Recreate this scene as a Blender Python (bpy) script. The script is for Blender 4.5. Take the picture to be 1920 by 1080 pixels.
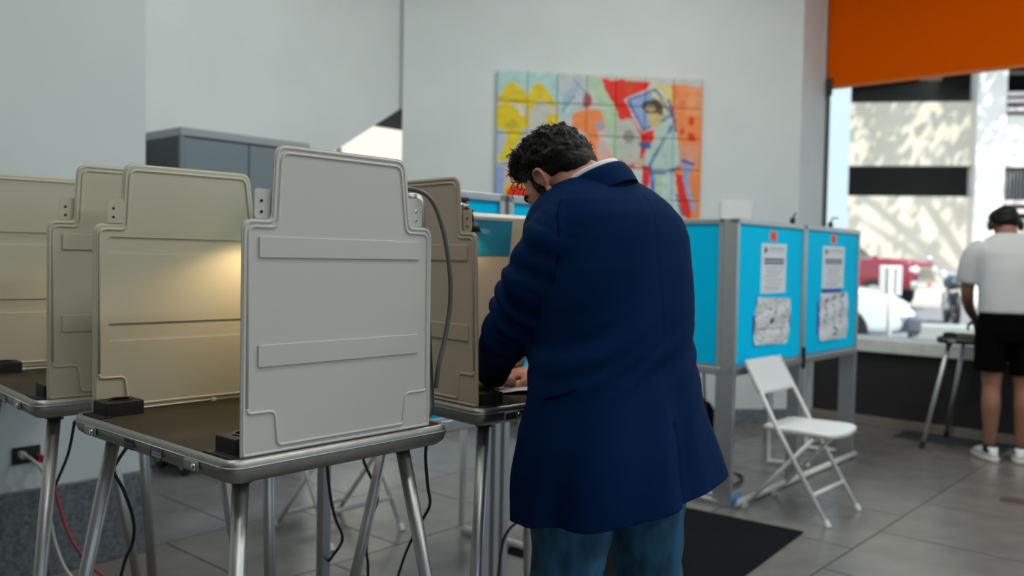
import bpy, bmesh, math, random
from mathutils import Vector, Matrix, noise
R = math.radians
random.seed(7)
for o in list(bpy.data.objects): bpy.data.objects.remove(o, do_unlink=True)
scene = bpy.context.scene
COL = scene.collection

# ------------------------------------------------------------ camera
H = 1.3
F_PX = 1641.0
pitch, roll = math.atan(56 / F_PX), 0.0193
fw = Vector((0, math.cos(pitch), -math.sin(pitch)))
rt = Vector((1, 0, 0)); up = rt.cross(fw)
ir = math.cos(roll) * rt + math.sin(roll) * up
iu = -math.sin(roll) * rt + math.cos(roll) * up
cam = bpy.data.cameras.new('camera'); cam_o = bpy.data.objects.new('camera', cam); COL.objects.link(cam_o)
cam.sensor_width = 36.0; cam.lens = 36.0 * F_PX / 1920.0
cam_o.matrix_world = Matrix(((ir.x, iu.x, -fw.x, 0), (ir.y, iu.y, -fw.y, 0), (ir.z, iu.z, -fw.z, H), (0, 0, 0, 1)))
cam.clip_end = 400
cam.dof.use_dof = True; cam.dof.focus_distance = 1.82; cam.dof.aperture_fstop = 2.6
scene.camera = cam_o

# ------------------------------------------------------------ world, sun, exposure
world = bpy.data.worlds.new('sky'); scene.world = world; world.use_nodes = True
wn = world.node_tree; wn.nodes.clear()
sky = wn.nodes.new('ShaderNodeTexSky'); sky.sky_type = 'NISHITA'; sky.sun_disc = False
sky.sun_elevation = R(52); sky.sun_rotation = R(200); sky.air_density = 1.0; sky.dust_density = 1.6
bg = wn.nodes.new('ShaderNodeBackground'); bg.inputs[1].default_value = 0.30
wo = wn.nodes.new('ShaderNodeOutputWorld')
wn.links.new(sky.outputs[0], bg.inputs[0]); wn.links.new(bg.outputs[0], wo.inputs[0])
sun = bpy.data.lights.new('sun', 'SUN'); sun.energy = 7.0; sun.angle = R(0.6); sun.color = (1.0, 0.95, 0.86)
sun_o = bpy.data.objects.new('sun', sun); COL.objects.link(sun_o)
SUN_DIR = Vector((0.30, -0.62, 1.0)).normalized()        # towards the sun
sun_o.rotation_euler = SUN_DIR.to_track_quat('Z', 'Y').to_euler(); sun_o.location = (10, -10, 30)
vs = scene.view_settings
vs.view_transform = 'Standard'; vs.look = 'None'; vs.exposure = 0.12; vs.gamma = 1.0; vs.use_curve_mapping = False

# ------------------------------------------------------------ grid of the room
GA = R(41.4)
U = Vector((math.sin(GA), math.cos(GA), 0)); V = Vector((-math.cos(GA), math.sin(GA), 0)); Z = Vector((0, 0, 1))
GROT = math.atan2(U.y, U.x)
def P(u, v, z=0.0): return U * u + V * v + Z * z

# ------------------------------------------------------------ materials
MATS = {}
def mat(name, col, rough=0.5, metal=0.0, spec=0.5, noise_amt=0.0, noise_scale=20.0, bump=0.0, bump_scale=80.0, emit=None, emit_s=0.0, sheen=0.0, coat=0.0, attr=None, col2=None, aniso=None):
    if name in MATS: return MATS[name]
    m = bpy.data.materials.new(name); m.use_nodes = True; nt = m.node_tree
    b = nt.nodes['Principled BSDF']
    b.inputs['Base Color'].default_value = (*col, 1); b.inputs['Roughness'].default_value = rough
    b.inputs['Metallic'].default_value = metal; b.inputs['Specular IOR Level'].default_value = spec
    if sheen: b.inputs['Sheen Weight'].default_value = sheen
    if coat: b.inputs['Coat Weight'].default_value = coat
    if emit: b.inputs['Emission Color'].default_value = (*emit, 1); b.inputs['Emission Strength'].default_value = emit_s
    tc = nt.nodes.new('ShaderNodeTexCoord')
    if attr:
        a = nt.nodes.new('ShaderNodeAttribute'); a.attribute_name = attr
        nt.links.new(a.outputs['Color'], b.inputs['Base Color'])
    elif noise_amt or col2:
        n = nt.nodes.new('ShaderNodeTexNoise'); n.inputs['Scale'].default_value = noise_scale; n.inputs['Detail'].default_value = 5
        mp = None
        if aniso:
            mp = nt.nodes.new('ShaderNodeMapping'); mp.inputs['Scale'].default_value = aniso
            nt.links.new(tc.outputs['Object'], mp.inputs[0]); nt.links.new(mp.outputs[0], n.inputs['Vector'])
        else: nt.links.new(tc.outputs['Object'], n.inputs['Vector'])
        r = nt.nodes.new('ShaderNodeValToRGB')
        c2 = col2 or tuple(min(1, c * (1 + noise_amt)) for c in col)
        c1 = col if col2 else tuple(c * (1 - noise_amt) for c in col)
        r.color_ramp.elements[0].position = 0.35; r.color_ramp.elements[1].position = 0.65
        r.color_ramp.elements[0].color = (*c1, 1); r.color_ramp.elements[1].color = (*c2, 1)
        nt.links.new(n.outputs['Fac'], r.inputs[0]); nt.links.new(r.outputs[0], b.inputs['Base Color'])
    if bump:
        n2 = nt.nodes.new('ShaderNodeTexNoise'); n2.inputs['Scale'].default_value = bump_scale; n2.inputs['Detail'].default_value = 4
        nt.links.new(tc.outputs['Object'], n2.inputs['Vector'])
        bp = nt.nodes.new('ShaderNodeBump'); bp.inputs['Strength'].default_value = bump; bp.inputs['Distance'].default_value = 0.002
        nt.links.new(n2.outputs['Fac'], bp.inputs['Height']); nt.links.new(bp.outputs[0], b.inputs['Normal'])
    MATS[name] = m
    return m
def glass_mat(name, tint=(0.94, 0.97, 0.97), refl=0.06):
    m = bpy.data.materials.new(name); m.use_nodes = True; nt = m.node_tree; nt.nodes.clear()
    t = nt.nodes.new('ShaderNodeBsdfTransparent'); t.inputs[0].default_value = (*tint, 1)
    g = nt.nodes.new('ShaderNodeBsdfGlossy'); g.inputs['Roughness'].default_value = 0.02
    fr = nt.nodes.new('ShaderNodeFresnel'); fr.inputs[0].default_value = 1.35
    mx = nt.nodes.new('ShaderNodeMixShader'); o = nt.nodes.new('ShaderNodeOutputMaterial')
    nt.links.new(fr.outputs[0], mx.inputs[0]); nt.links.new(t.outputs[0], mx.inputs[1]); nt.links.new(g.outputs[0], mx.inputs[2]); nt.links.new(mx.outputs[0], o.inputs[0])
    return m
def translucent_mat(name, col, colt, fac):
    m = bpy.data.materials.new(name); m.use_nodes = True; nt = m.node_tree; nt.nodes.clear()
    d = nt.nodes.new('ShaderNodeBsdfDiffuse'); d.inputs[0].default_value = (*col, 1)
    t = nt.nodes.new('ShaderNodeBsdfTranslucent'); t.inputs[0].default_value = (*colt, 1)
    mx = nt.nodes.new('ShaderNodeMixShader'); mx.inputs[0].default_value = fac; o = nt.nodes.new('ShaderNodeOutputMaterial')
    nt.links.new(d.outputs[0], mx.inputs[1]); nt.links.new(t.outputs[0], mx.inputs[2]); nt.links.new(mx.outputs[0], o.inputs[0])
    return m
M_wall = mat('white_plaster', (0.655, 0.695, 0.69), 0.85, noise_amt=0.02, noise_scale=3, bump=0.05)
M_ceil = mat('ceiling_paint', (0.72, 0.71, 0.69), 0.9)
M_granite = mat('grey_granite', (0.135, 0.15, 0.165), 0.45, noise_amt=0.35, noise_scale=55)
M_tile_warm = mat('warm_grey_floor_stone', (0.165, 0.152, 0.138), 0.25, spec=0.7, noise_amt=0.10, noise_scale=6, bump=0.03, bump_scale=30)
M_tile_cool = mat('cool_grey_floor_stone', (0.19, 0.19, 0.188), 0.25, spec=0.7, noise_amt=0.10, noise_scale=6, bump=0.03, bump_scale=30)
M_grout = mat('floor_grout', (0.035, 0.035, 0.035), 0.9)
M_plastic_t = mat('tan_plastic_warm_shade', (0.55, 0.45, 0.335), 0.48, bump=0.06, bump_scale=500)  # slightly tanner plastic, with warm shade put into its colour
M_plastic = mat('cream_booth_plastic', (0.585, 0.55, 0.43), 0.48, bump=0.06, bump_scale=500)
M_plastic_w = mat('cool_lit_booth_plastic', (0.62, 0.60, 0.56), 0.48, bump=0.06, bump_scale=500)  # the cream plastic with cool daylight put into its colour
M_alu = mat('brushed_aluminium', (0.40, 0.39, 0.37), 0.46, metal=1.0, noise_amt=0.05, noise_scale=60)
M_alu_leg = mat('satin_aluminium_tube', (0.58, 0.58, 0.57), 0.42, metal=1.0)
M_alu_post = mat('anodised_frame', (0.50, 0.51, 0.52), 0.42, metal=0.85)
M_black = mat('black_rubber', (0.012, 0.012, 0.012), 0.45)
M_blackp = mat('black_foam', (0.01, 0.01, 0.01), 0.7)
M_tray = mat('dark_olive_tray', (0.040, 0.035, 0.020), 0.75, spec=0.2, bump=0.05, bump_scale=900)
M_chrome = mat('chrome', (0.85, 0.85, 0.85), 0.12, metal=1.0)
M_whitep = mat('white_chair_plastic', (0.74, 0.74, 0.72), 0.4)
M_whitem = mat('white_enamel_tube', (0.72, 0.72, 0.70), 0.35)
M_blue = mat('bright_blue_board', (0.0, 0.60, 1.0), 0.7, spec=0.06, noise_amt=0.04, noise_scale=2)
M_bluetape = mat('blue_tape', (0.01, 0.10, 0.42), 0.6)
M_red = mat('red_orange_sticker', (0.9, 0.06, 0.02), 0.6)
M_paint = mat('printed_colour', (1, 1, 1), 0.55, attr='paint')
M_cable = mat('grey_cable', (0.13, 0.125, 0.12), 0.45)
M_cablek = mat('black_cable', (0.012, 0.012, 0.012), 0.5)
M_cablew = mat('white_cable', (0.55, 0.54, 0.5), 0.5)
M_cablered = mat('red_cord', (0.32, 0.012, 0.012), 0.5)
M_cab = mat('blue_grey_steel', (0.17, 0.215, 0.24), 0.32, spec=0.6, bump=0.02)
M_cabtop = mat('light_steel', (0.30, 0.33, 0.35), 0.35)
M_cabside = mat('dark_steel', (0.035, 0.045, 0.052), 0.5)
M_dark = mat('backlit_dark_brown_panel', (0.018, 0.016, 0.015), 0.6)  # dark paint, deepened to near-black for its backlit shade
M_curb = mat('tan_stone_curb', (0.22, 0.18, 0.145), 0.6)
M_sill = mat('pale_stone_sill', (0.74, 0.72, 0.66), 0.5, noise_amt=0.1, noise_scale=10)
M_frame = mat('dark_window_frame', (0.03, 0.032, 0.035), 0.4)
M_shade = translucent_mat('orange_roller_fabric', (0.78, 0.17, 0.001), (0.85, 0.19, 0.001), 0.55)
M_glass = glass_mat('window_glass')
M_mat = mat('black_floor_mat', (0.006, 0.0065, 0.008), 0.95, spec=0.1, noise_amt=0.3, noise_scale=150, bump=0.5, bump_scale=400)
M_navy = mat('navy_wool', (0.0005, 0.0160, 0.066), 0.8, spec=0.06, noise_amt=0.10, noise_scale=300, bump=0.10, bump_scale=900)
M_jeans = mat('blue_denim', (0.028, 0.105, 0.19), 0.8, spec=0.2, noise_amt=0.35, noise_scale=25, bump=0.3, bump_scale=700, aniso=(1, 1, 0.35))
M_skin = mat('skin', (0.54, 0.245, 0.17), 0.5, noise_amt=0.06, noise_scale=30)
M_skin2 = mat('tan_skin', (0.26, 0.115, 0.07), 0.5, noise_amt=0.06, noise_scale=30)
M_hair = mat('dark_hair', (0.006, 0.005, 0.004), 0.55, spec=0.22)
M_shirt = mat('white_shirt', (0.75, 0.75, 0.76), 0.7)
M_tee = mat('pale_grey_cotton', (0.56, 0.55, 0.55), 0.85, bump=0.1)
M_shorts = mat('black_cotton', (0.002, 0.002, 0.002), 0.95, spec=0.05)
M_leather = mat('brown_leather', (0.06, 0.03, 0.015), 0.4)
M_sole = mat('pale_sole', (0.55, 0.50, 0.42), 0.6)
M_paper = mat('white_paper', (0.80, 0.80, 0.79), 0.7)
M_thread = mat('gold_thread', (0.10, 0.09, 0.06), 0.7)

# ------------------------------------------------------------ mesh helpers
class MB:
    def __init__(s): s.v = []; s.f = []
    def add(s, vs_, fs_):
        k = len(s.v); s.v += [tuple(p) for p in vs_]; s.f += [[i + k for i in f] for f in fs_]; return s
    def box(s, x0, x1, y0, y1, z0, z1, m=None):
        vs_ = [Vector((x, y, z)) for z in (z0, z1) for y in (y0, y1) for x in (x0, x1)]
        if m: vs_ = [m @ p for p in vs_]
        return s.add(vs_, [(0, 2, 3, 1), (4, 5, 7, 6), (0, 1, 5, 4), (2, 6, 7, 3), (0, 4, 6, 2), (1, 3, 7, 5)])
    def rings(s, rs, close=True, cap=True):
        n = len(rs[0]); vs_ = [p for r in rs for p in r]; fs_ = []
        for i in range(len(rs) - 1):
            for j in range(n if close else n - 1):
                a, b = i * n + j, i * n + (j + 1) % n
                fs_.append((a, b, b + n, a + n))
        if cap and close: fs_ += [tuple(reversed(range(n))), tuple(range((len(rs) - 1) * n, len(rs) * n))]
        return s.add(vs_, fs_)
    def tube(s, pts, r, sides=10, radii=None, cap=True, flat=1.0):
        pts = [Vector(p) for p in pts]; rs = []
        t0 = (pts[1] - pts[0]).normalized()
        nrm = t0.orthogonal().normalized()
        if abs(t0.z) < 0.9: nrm = (Z - t0 * t0.z).normalized()
        for i, p in enumerate(pts):
            t = (pts[min(i + 1, len(pts) - 1)] - pts[max(i - 1, 0)]).normalized()
            nrm = (nrm - t * nrm.dot(t)).normalized(); bn = t.cross(nrm)
            rr = radii[i] if radii else r
            rs.append([p + nrm * (rr * math.cos(2 * math.pi * k / sides)) + bn * (rr * flat * math.sin(2 * math.pi * k / sides)) for k in range(sides)])
        return s.rings(rs, cap=cap)
    def ell(s, c, r, m=None, nu=20, nv=12, fn=None):
        rs = []
        for i in range(nv + 1):
            th = math.pi * min(max(i / nv, 0.004), 0.996)
            ring = []
            for k in range(nu):
                ph = 2 * math.pi * k / nu
                d = Vector((math.sin(th) * math.cos(ph), math.sin(th) * math.sin(ph), -math.cos(th)))
                p = Vector((d.x * r[0], d.y * r[1], d.z * r[2]))
                if fn: p = p * fn(d)
                if m: p = m @ p
                ring.append(Vector(c) + p)
            rs.append(ring)
        return s.rings(rs)
    def prism(s, pts2, lo, hi, fn):
        a = [fn(x, y, lo) for x, y in pts2]; b = [fn(x, y, hi) for x, y in pts2]; n = len(pts2)
        fs_ = [tuple(reversed(range(n))), tuple(range(n, 2 * n))] + [(i, (i + 1) % n, (i + 1) % n + n, i + n) for i in range(n)]
        return s.add(a + b, fs_)
    def lathe(s, prof, sides=20, m=None):
        rs = []
        for r, z in prof:
            ring = [Vector((r * math.cos(2 * math.pi * k / sides), r * math.sin(2 * math.pi * k / sides), z)) for k in range(sides)]
            rs.append([m @ p for p in ring] if m else ring)
        return s.rings(rs)
    def mesh(s, name, m=None, smooth=False):
        me = bpy.data.meshes.new(name); me.from_pydata(s.v, [], s.f)
        bm = bmesh.new(); bm.from_mesh(me); bmesh.ops.recalc_face_normals(bm, faces=bm.faces); bm.to_mesh(me); bm.free()
        if m: me.materials.append(m)
        if smooth:
            for p in me.polygons: p.use_smooth = True
        return me
    def obj(s, name, m=None, parent=None, smooth=False, bevel=0.0, seg=2):
        return link(name, s.mesh(name, m, smooth), parent, bevel, seg)
def link(name, me, parent=None, bevel=0.0, seg=2):
    o = bpy.data.objects.new(name, me); COL.objects.link(o)
    if parent is not None: o.parent = parent
    if bevel:
        b = o.modifiers.new('bevel', 'BEVEL'); b.width = bevel; b.segments = seg; b.limit_method = 'ANGLE'; b.angle_limit = R(35)
        for p in me.polygons: p.use_smooth = True
        w = o.modifiers.new('wn', 'WEIGHTED_NORMAL'); w.keep_sharp = False
    return o
def tag(o, label, cat, group=None):
    o['label'] = label; o['category'] = cat
    if group: o['group'] = group
    return o
def struct(o, label=None):
    o['kind'] = 'structure'
    if label: o['label'] = label
    return o
def thing(name, label, cat, loc=(0, 0, 0), rz=0.0, group=None):
    o = bpy.data.objects.new(name, None); COL.objects.link(o); o.location = loc; o.rotation_euler = (0, 0, rz); o.empty_display_size = 0.1
    return tag(o, label, cat, group)
def copy_tree(o, parent=None):
    c = o.copy(); COL.objects.link(c); c.parent = parent
    for ch in list(o.children): copy_tree(ch, c)
    return c
def spline(pts, n=8):
    pts = [Vector(p) for p in pts]; out = []
    for i in range(len(pts) - 1):
        p0, p1, p2, p3 = pts[max(i - 1, 0)], pts[i], pts[i + 1], pts[min(i + 2, len(pts) - 1)]
        for k in range(n):
            t = k / n
            out.append(0.5 * ((2 * p1) + (p2 - p0) * t + (2 * p0 - 5 * p1 + 4 * p2 - p3) * t * t + (3 * p1 - p0 - 3 * p2 + p3) * t ** 3))
    return out + [pts[-1]]
def rounded(pts, rads, n=5):
    """polygon (list of 2-tuples) with each corner rounded by its radius"""
    out = []; N = len(pts)
    for i in range(N):
        p0, p1, p2 = Vector(pts[i - 1]), Vector(pts[i]), Vector(pts[(i + 1) % N])
        r = rads[i] if isinstance(rads, (list, tuple)) else rads
        if r <= 0: out.append(tuple(p1)); continue
        d0, d1 = (p0 - p1).normalized(), (p2 - p1).normalized()
        ang = d0.angle(d1); t = min(r / math.tan(ang / 2), (p0 - p1).length * 0.49, (p2 - p1).length * 0.49)
        a, b = p1 + d0 * t, p1 + d1 * t
        for k in range(n + 1):
            s = k / n
            out.append(tuple(a * (1 - s) ** 2 + p1 * 2 * s * (1 - s) + b * s * s))
    return out
def cable(name, pts, r, m, label, cat='cable', n=8):
    return tag(MB().tube(spline(pts, n), r, 8).obj(name, m, smooth=True), label, cat)
def painted(name, parent, nx, ny, pos, colour, back=None, mtl=None):
    """a grid sheet with one flat print colour per vertex"""
    vs_, fs_, cs = [], [], []
    for j in range(ny + 1):
        for i in range(nx + 1):
            s, t = i / nx, j / ny
            vs_.append(tuple(pos(s, t))); cs.append(colour(s, t))
    for j in range(ny):
        for i in range(nx):
            a = j * (nx + 1) + i; fs_.append((a, a + nx + 1, a + nx + 2, a + 1))
    me = bpy.data.meshes.new(name); me.from_pydata(vs_, [], fs_)
    at = me.color_attributes.new('paint', 'FLOAT_COLOR', 'POINT')
    for k, c in enumerate(cs): at.data[k].color = (*c, 1)
    me.materials.append(mtl or M_paint)
    for p in me.polygons: p.use_smooth = True
    o = link(name, me, parent)
    if back:
        so = o.modifiers.new('solid', 'SOLIDIFY'); so.thickness = back; so.offset = -1
    return o
def remesh(mb, name, voxel, smooth=6, fn=None, m=None):
    """one continuous skin over the overlapping closed pieces in mb"""
    o = bpy.data.objects.new('tmp', mb.mesh('tmp')); COL.objects.link(o)
    r = o.modifiers.new('r', 'REMESH'); r.mode = 'VOXEL'; r.voxel_size = voxel; r.use_smooth_shade = True
    if smooth:
        s = o.modifiers.new('s', 'SMOOTH'); s.factor = 0.5; s.iterations = smooth
    dg = bpy.context.evaluated_depsgraph_get(); dg.update()
    me = bpy.data.meshes.new_from_object(o.evaluated_get(dg)); me.name = name
    bpy.data.objects.remove(o, do_unlink=True)
    if fn:
        nr = [v.normal.copy() for v in me.vertices]
        for v, n_ in zip(me.vertices, nr): v.co = fn(v.co.copy(), n_)
    me.materials.clear()
    if m: me.materials.append(m)
    for p in me.polygons: p.use_smooth = True
    return me

# ============================================================ THE ROOM
CEIL = 4.3
# floor: grout bed with stone tiles in running bond
fb = MB().prism([(-7, -9), (7.4, -9), (7.4, 5.4), (-7, 5.4)], -0.12, -0.004, lambda a, b, c: P(a, b, c)).obj('floor', M_grout)
struct(fb, 'grey stone tiled floor with thin joints')
TL, TW, J = 0.711, 0.757, 0.0075
def tile_mesh(m):
    me = MB().box(J / 2, TL - J / 2, J / 2, TW - J / 2, -0.02, 0.0).mesh('floor_tile', m); return me
tm_w, tm_c = tile_mesh(M_tile_warm), tile_mesh(M_tile_cool)
V0 = 1.435
for row in range(-5, 6):
    v0 = V0 + row * TW
    off = 4.38 + (0.5 * TL if row % 2 == 0 else 0.0)
    for k in range(-8, 5):
        u0 = off + k * TL
        if u0 + TL > 7.3 or v0 + TW > 5.5: continue
        if v0 > 3.6 and u0 + TL < 1.75: continue
        t = bpy.data.objects.new('floor_tile', tm_c if v0 > 3.6 else tm_w); COL.objects.link(t)
        t.parent = fb; t.location = P(u0, v0, 0.0); t.rotation_euler = (0, 0, GROT)
# ceiling
struct(MB().prism([(-7, -9), (7.4, -9), (7.4, 5.6), (-7, 5.6)], CEIL, CEIL + 0.15, lambda a, b, c: P(a, b, c)).obj('ceiling', M_ceil), 'plain pale ceiling high above the room')
# left wall (V = 3.67) with granite base, and the return into the recess
struct(MB().prism([(-7, 3.67), (1.776, 3.67), (1.776, 5.4), (1.60, 5.4), (1.60, 3.85), (-7, 3.85)], 0, CEIL, lambda a, b, c: P(a, b, c)).obj('wall_left', M_wall), 'white plaster wall at the far left behind the booths')
struct(MB().prism([(-7, 3.645), (1.80, 3.645), (1.80, 5.12), (1.776, 5.12), (1.776, 3.67), (-7, 3.67)], 0, 0.357, lambda a, b, c: P(a, b, c)).obj('baseboard_left', M_granite, bevel=0.004), 'tall grey granite base along the left wall')
# recess wall (V = 5.35) with a slanted opening under a stair
A0 = Vector((-0.86, 6.70, 0)); B0 = Vector((2.301, 7.088, 0)); WD = (B0 - A0).normalized(); WN = Vector((-WD.y, WD.x, 0))
def recess():
    mb = MB()
    quads = [[(1.6, 0), (3.20, 0), (3.20, 1.62), (1.6, 1.62)], [(3.20, 0), (5.3, 0), (5.3, 0.25), (3.20, 0.25)],
             [(1.6, 1.62), (3.20, 1.62), (5.3, 2.948), (5.3, CEIL), (1.6, CEIL)]]
    for q in quads: mb.prism(q, 5.12, 5.27, lambda a, z, v: P(a, v, z))
    return mb.obj('wall_recess', M_wall)
struct(recess(), 'white recessed wall behind the grey cabinet with a slanted opening')
w2 = MB().prism([(3.20, 0.25), (5.3, 0.25), (5.3, 2.948), (3.20, 1.62)], 5.20, 5.208, lambda a, z, v: P(a, v, z)).obj('window_2', M_glass)
struct(w2, 'slanted window pane glimpsed above the white booth panel')
MB().box(3.95, 3.98, 5.19, 5.22, 0.25, 2.08, Matrix.Rotation(GROT, 4, 'Z')).obj('mullion', M_sill, w2)
struct(MB().prism([(2.9, 5.30), (7.0, 5.30), (7.0, 6.6), (2.9, 6.6)], 2.54, 2.75, lambda a, b, c: P(a, b, c)).obj('trim_3', mat('olive_soffit', (0.10, 0.095, 0.06), 0.8)), 'dark olive overhang outside the slanted window')
# painting wall
wb = MB().prism([(0, 0), ((B0 - A0).length, 0), ((B0 - A0).length, 0.22), (0, 0.22)], 0, CEIL, lambda a, b, c: A0 + WD * a + WN * b + Z * c).obj('wall_back', M_wall)
struct(wb, 'white plaster wall carrying the tile painting')
struct(MB().prism([(0.0, -0.02), ((B0 - A0).length, -0.02), ((B0 - A0).length, 0), (0.0, 0)], 0, 0.12, lambda a, b, c: A0 + WD * a + WN * b + Z * c).obj('baseboard_back', M_granite, bevel=0.003), 'low grey stone base below the painting wall')
# jamb between painting wall and window
jb = MB().prism([(6.837, 2.965), (6.86, 3.14), (7.34, 3.14), (7.34, 2.965)], 0, CEIL, lambda a, b, c: P(a, b, c)).obj('trim_1', M_wall)
struct(jb, 'white wall return beside the window')
# window wall: low dark wall, sill, glazing; it runs on past the frame to the right
VE = -8.6
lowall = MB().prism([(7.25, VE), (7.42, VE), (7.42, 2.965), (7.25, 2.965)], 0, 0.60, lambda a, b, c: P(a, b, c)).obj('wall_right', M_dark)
struct(lowall, 'low dark wall, backlit to black, below the street window')
struct(MB().prism([(7.215, VE), (7.25, VE), (7.25, 2.965), (7.215, 2.965)], 0, 0.075, lambda a, b, c: P(a, b, c)).obj('baseboard_right', M_curb, bevel=0.004), 'tan stone curb at the foot of the window wall')
struct(MB().prism([(7.19, VE), (7.62, VE), (7.62, 2.965), (7.19, 2.965)], 0.60, 0.705, lambda a, b, c: P(a, b, c)).obj('trim_2', M_sill, bevel=0.008), 'pale stone sill under the street window')
struct(MB().prism([(7.3, VE), (7.42, VE), (7.42, 2.965), (7.3, 2.965)], 3.75, CEIL, lambda a, b, c: P(a, b, c)).obj('trim_4', M_wall), 'white lintel above the street windows')
wi = 0
edges = [2.965, 0.55, -1.75, -4.05, -6.35, VE]
for a, b in zip(edges[:-1], edges[1:]):
    wi += 1
    w = MB().prism([(7.36, b), (7.368, b), (7.368, a), (7.36, a)], 0.705, 3.75, lambda x, y, z: P(x, y, z)).obj('window_%d' % (1 if wi == 1 else wi + 1), M_glass)
    struct(w, ['large street window behind the standing man', 'second street window pane', 'third street window pane', 'fourth street window pane', 'fifth street window pane'][wi - 1])
    MB().prism([(7.34, a - 0.022), (7.38, a - 0.022), (7.38, a), (7.34, a)], 0.705, 3.75, lambda x, y, z: P(x, y, z)).obj('window_frame', M_frame, w)
# walls behind the camera
struct(MB().prism([(-7.2, -9), (-7.0, -9), (-7.0, 5.4), (-7.2, 5.4)], 0, CEIL, lambda a, b, c: P(a, b, c)).obj('wall_rear', M_wall), 'white wall behind the photographer')
bw = MB()
for a, b in ((-7.0, -5.8), (-2.4, -1.4), (2.0, 3.0), (6.4, 7.4)): bw.prism([(a, -9.2), (b, -9.2), (b, -9.0), (a, -9.0)], 0, CEIL, lambda x, y, z: P(x, y, z))
bw.prism([(-7, -9.2), (7.4, -9.2), (7.4, -9.0), (-7, -9.0)], 3.6, CEIL, lambda x, y, z: P(x, y, z))
struct(bw.obj('wall_entrance', M_wall), 'white glazed entrance wall to the right of the photographer')
for k, (a, b) in enumerate(((-5.8, -2.4), (-1.4, 2.0), (3.0, 6.4))):
    struct(MB().prism([(a, -9.11), (b, -9.11), (b, -9.10), (a, -9.10)], 0, 3.6, lambda x, y, z: P(x, y, z)).obj('window_%d' % (7 + k), M_glass), ['left', 'middle', 'right'][k] + ' glazed bay of the entrance wall')
# orange roller shade
sh = thing('roller_shade', 'orange fabric roller shade pulled halfway down the street window', 'roller shade', P(7.30, 1.75, 2.78))
rot = Matrix.Rotation(GROT, 4, 'Z')
MB().box(-0.002, 0.002, -1.12, 1.195, 0.0, 1.2, rot).obj('fabric', M_shade, sh)
MB().box(-0.006, 0.006, -1.12, 1.195, -0.016, 0.012, rot).obj('hem_bar', mat('orange_hem', (0.5, 0.12, 0.01), 0.6), sh, bevel=0.003)
MB().tube([rot @ Vector((0.03, -1.13, 1.22)), rot @ Vector((0.03, 1.20, 1.22))], 0.035, 14).obj('roller_tube', M_alu, sh, smooth=True)
tag(MB().box(-0.02, 0.012, -0.022, 0.022, -0.08, 0.07, Matrix.Translation(P(7.285, 2.915, 2.79)) @ rot).obj('shade_clip', M_black, bevel=0.008), 'small black clip at the lower corner of the orange shade', 'clip')
# fluorescent ceiling lights, unseen, added to brighten the interior
FX = [(0.2, 2.4, 'above the left wall'), (2.6, 3.4, 'above the recess'), (4.6, 2.6, 'near the painting wall'), (0.2, -0.4, 'above the photographer'), (2.6, 0.4, 'above the man in navy'), (5.2, 0.2, 'above the black mat'), (2.0, -3.2, 'right of the photographer'), (5.2, -2.8, 'near the street windows')]
for k, (u, v, w_) in enumerate(FX):
    fx = thing('added_ceiling_light', 'long white unseen ceiling light added ' + w_, 'ceiling light', P(u, v, CEIL - 0.001), GROT, 'added ceiling lights')
    MB().box(-0.62, 0.62, -0.16, 0.16, -0.07, 0.0).obj('housing', M_whitem, fx, bevel=0.01)
    MB().box(-0.60, 0.60, -0.14, 0.14, -0.078, -0.068).obj('diffuser', mat('lit_diffuser', (0.9, 0.9, 0.88), 0.6, emit=(1.0, 0.93, 0.82), emit_s=1.5), fx, bevel=0.003)
    l = bpy.data.lights.new('fill_fluorescent', 'AREA'); l.shape = 'RECTANGLE'; l.size = 1.2; l.size_y = 0.28; l.energy = (20, 24, 28, 18, 28, 46, 42, 46)[k]; l.color = (0.97, 1.0, 0.97)  # stronger on the right so the light comes from that side
    lo = bpy.data.objects.new('fill_fluorescent_lamp', l); COL.objects.link(lo); lo.parent = fx; lo.location = (0, 0, -0.085)

# ============================================================ TILE PAINTING
def inpoly(x, y, pts):
    c = False; j = len(pts) - 1
    for i in range(len(pts)):
        if ((pts[i][1] > y) != (pts[j][1] > y)) and (x < (pts[j][0] - pts[i][0]) * (y - pts[i][1]) / (pts[j][1] - pts[i][1]) + pts[i][0]): c = not c
        j = i
    return c
def dseg(x, y, a, b):
    dx, dy = b[0] - a[0], b[1] - a[1]; t = max(0, min(1, ((x - a[0]) * dx + (y - a[1]) * dy) / (dx * dx + dy * dy + 1e-9)))
    return math.hypot(x - a[0] - t * dx, y - a[1] - t * dy)
YEL, RED, ORA, GRN = (0.62, 0.47, 0.02), (0.62, 0.045, 0.015), (0.72, 0.24, 0.10), (0.40, 0.52, 0.36)
PALE, CYA, SUIT, NAVY, PNK = (0.50, 0.50, 0.46), (0.40, 0.55, 0.54), (0.42, 0.54, 0.49), (0.06, 0.10, 0.26), (0.60, 0.40, 0.38)
LB = (0.26, 0.35, 0.55)
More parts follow.
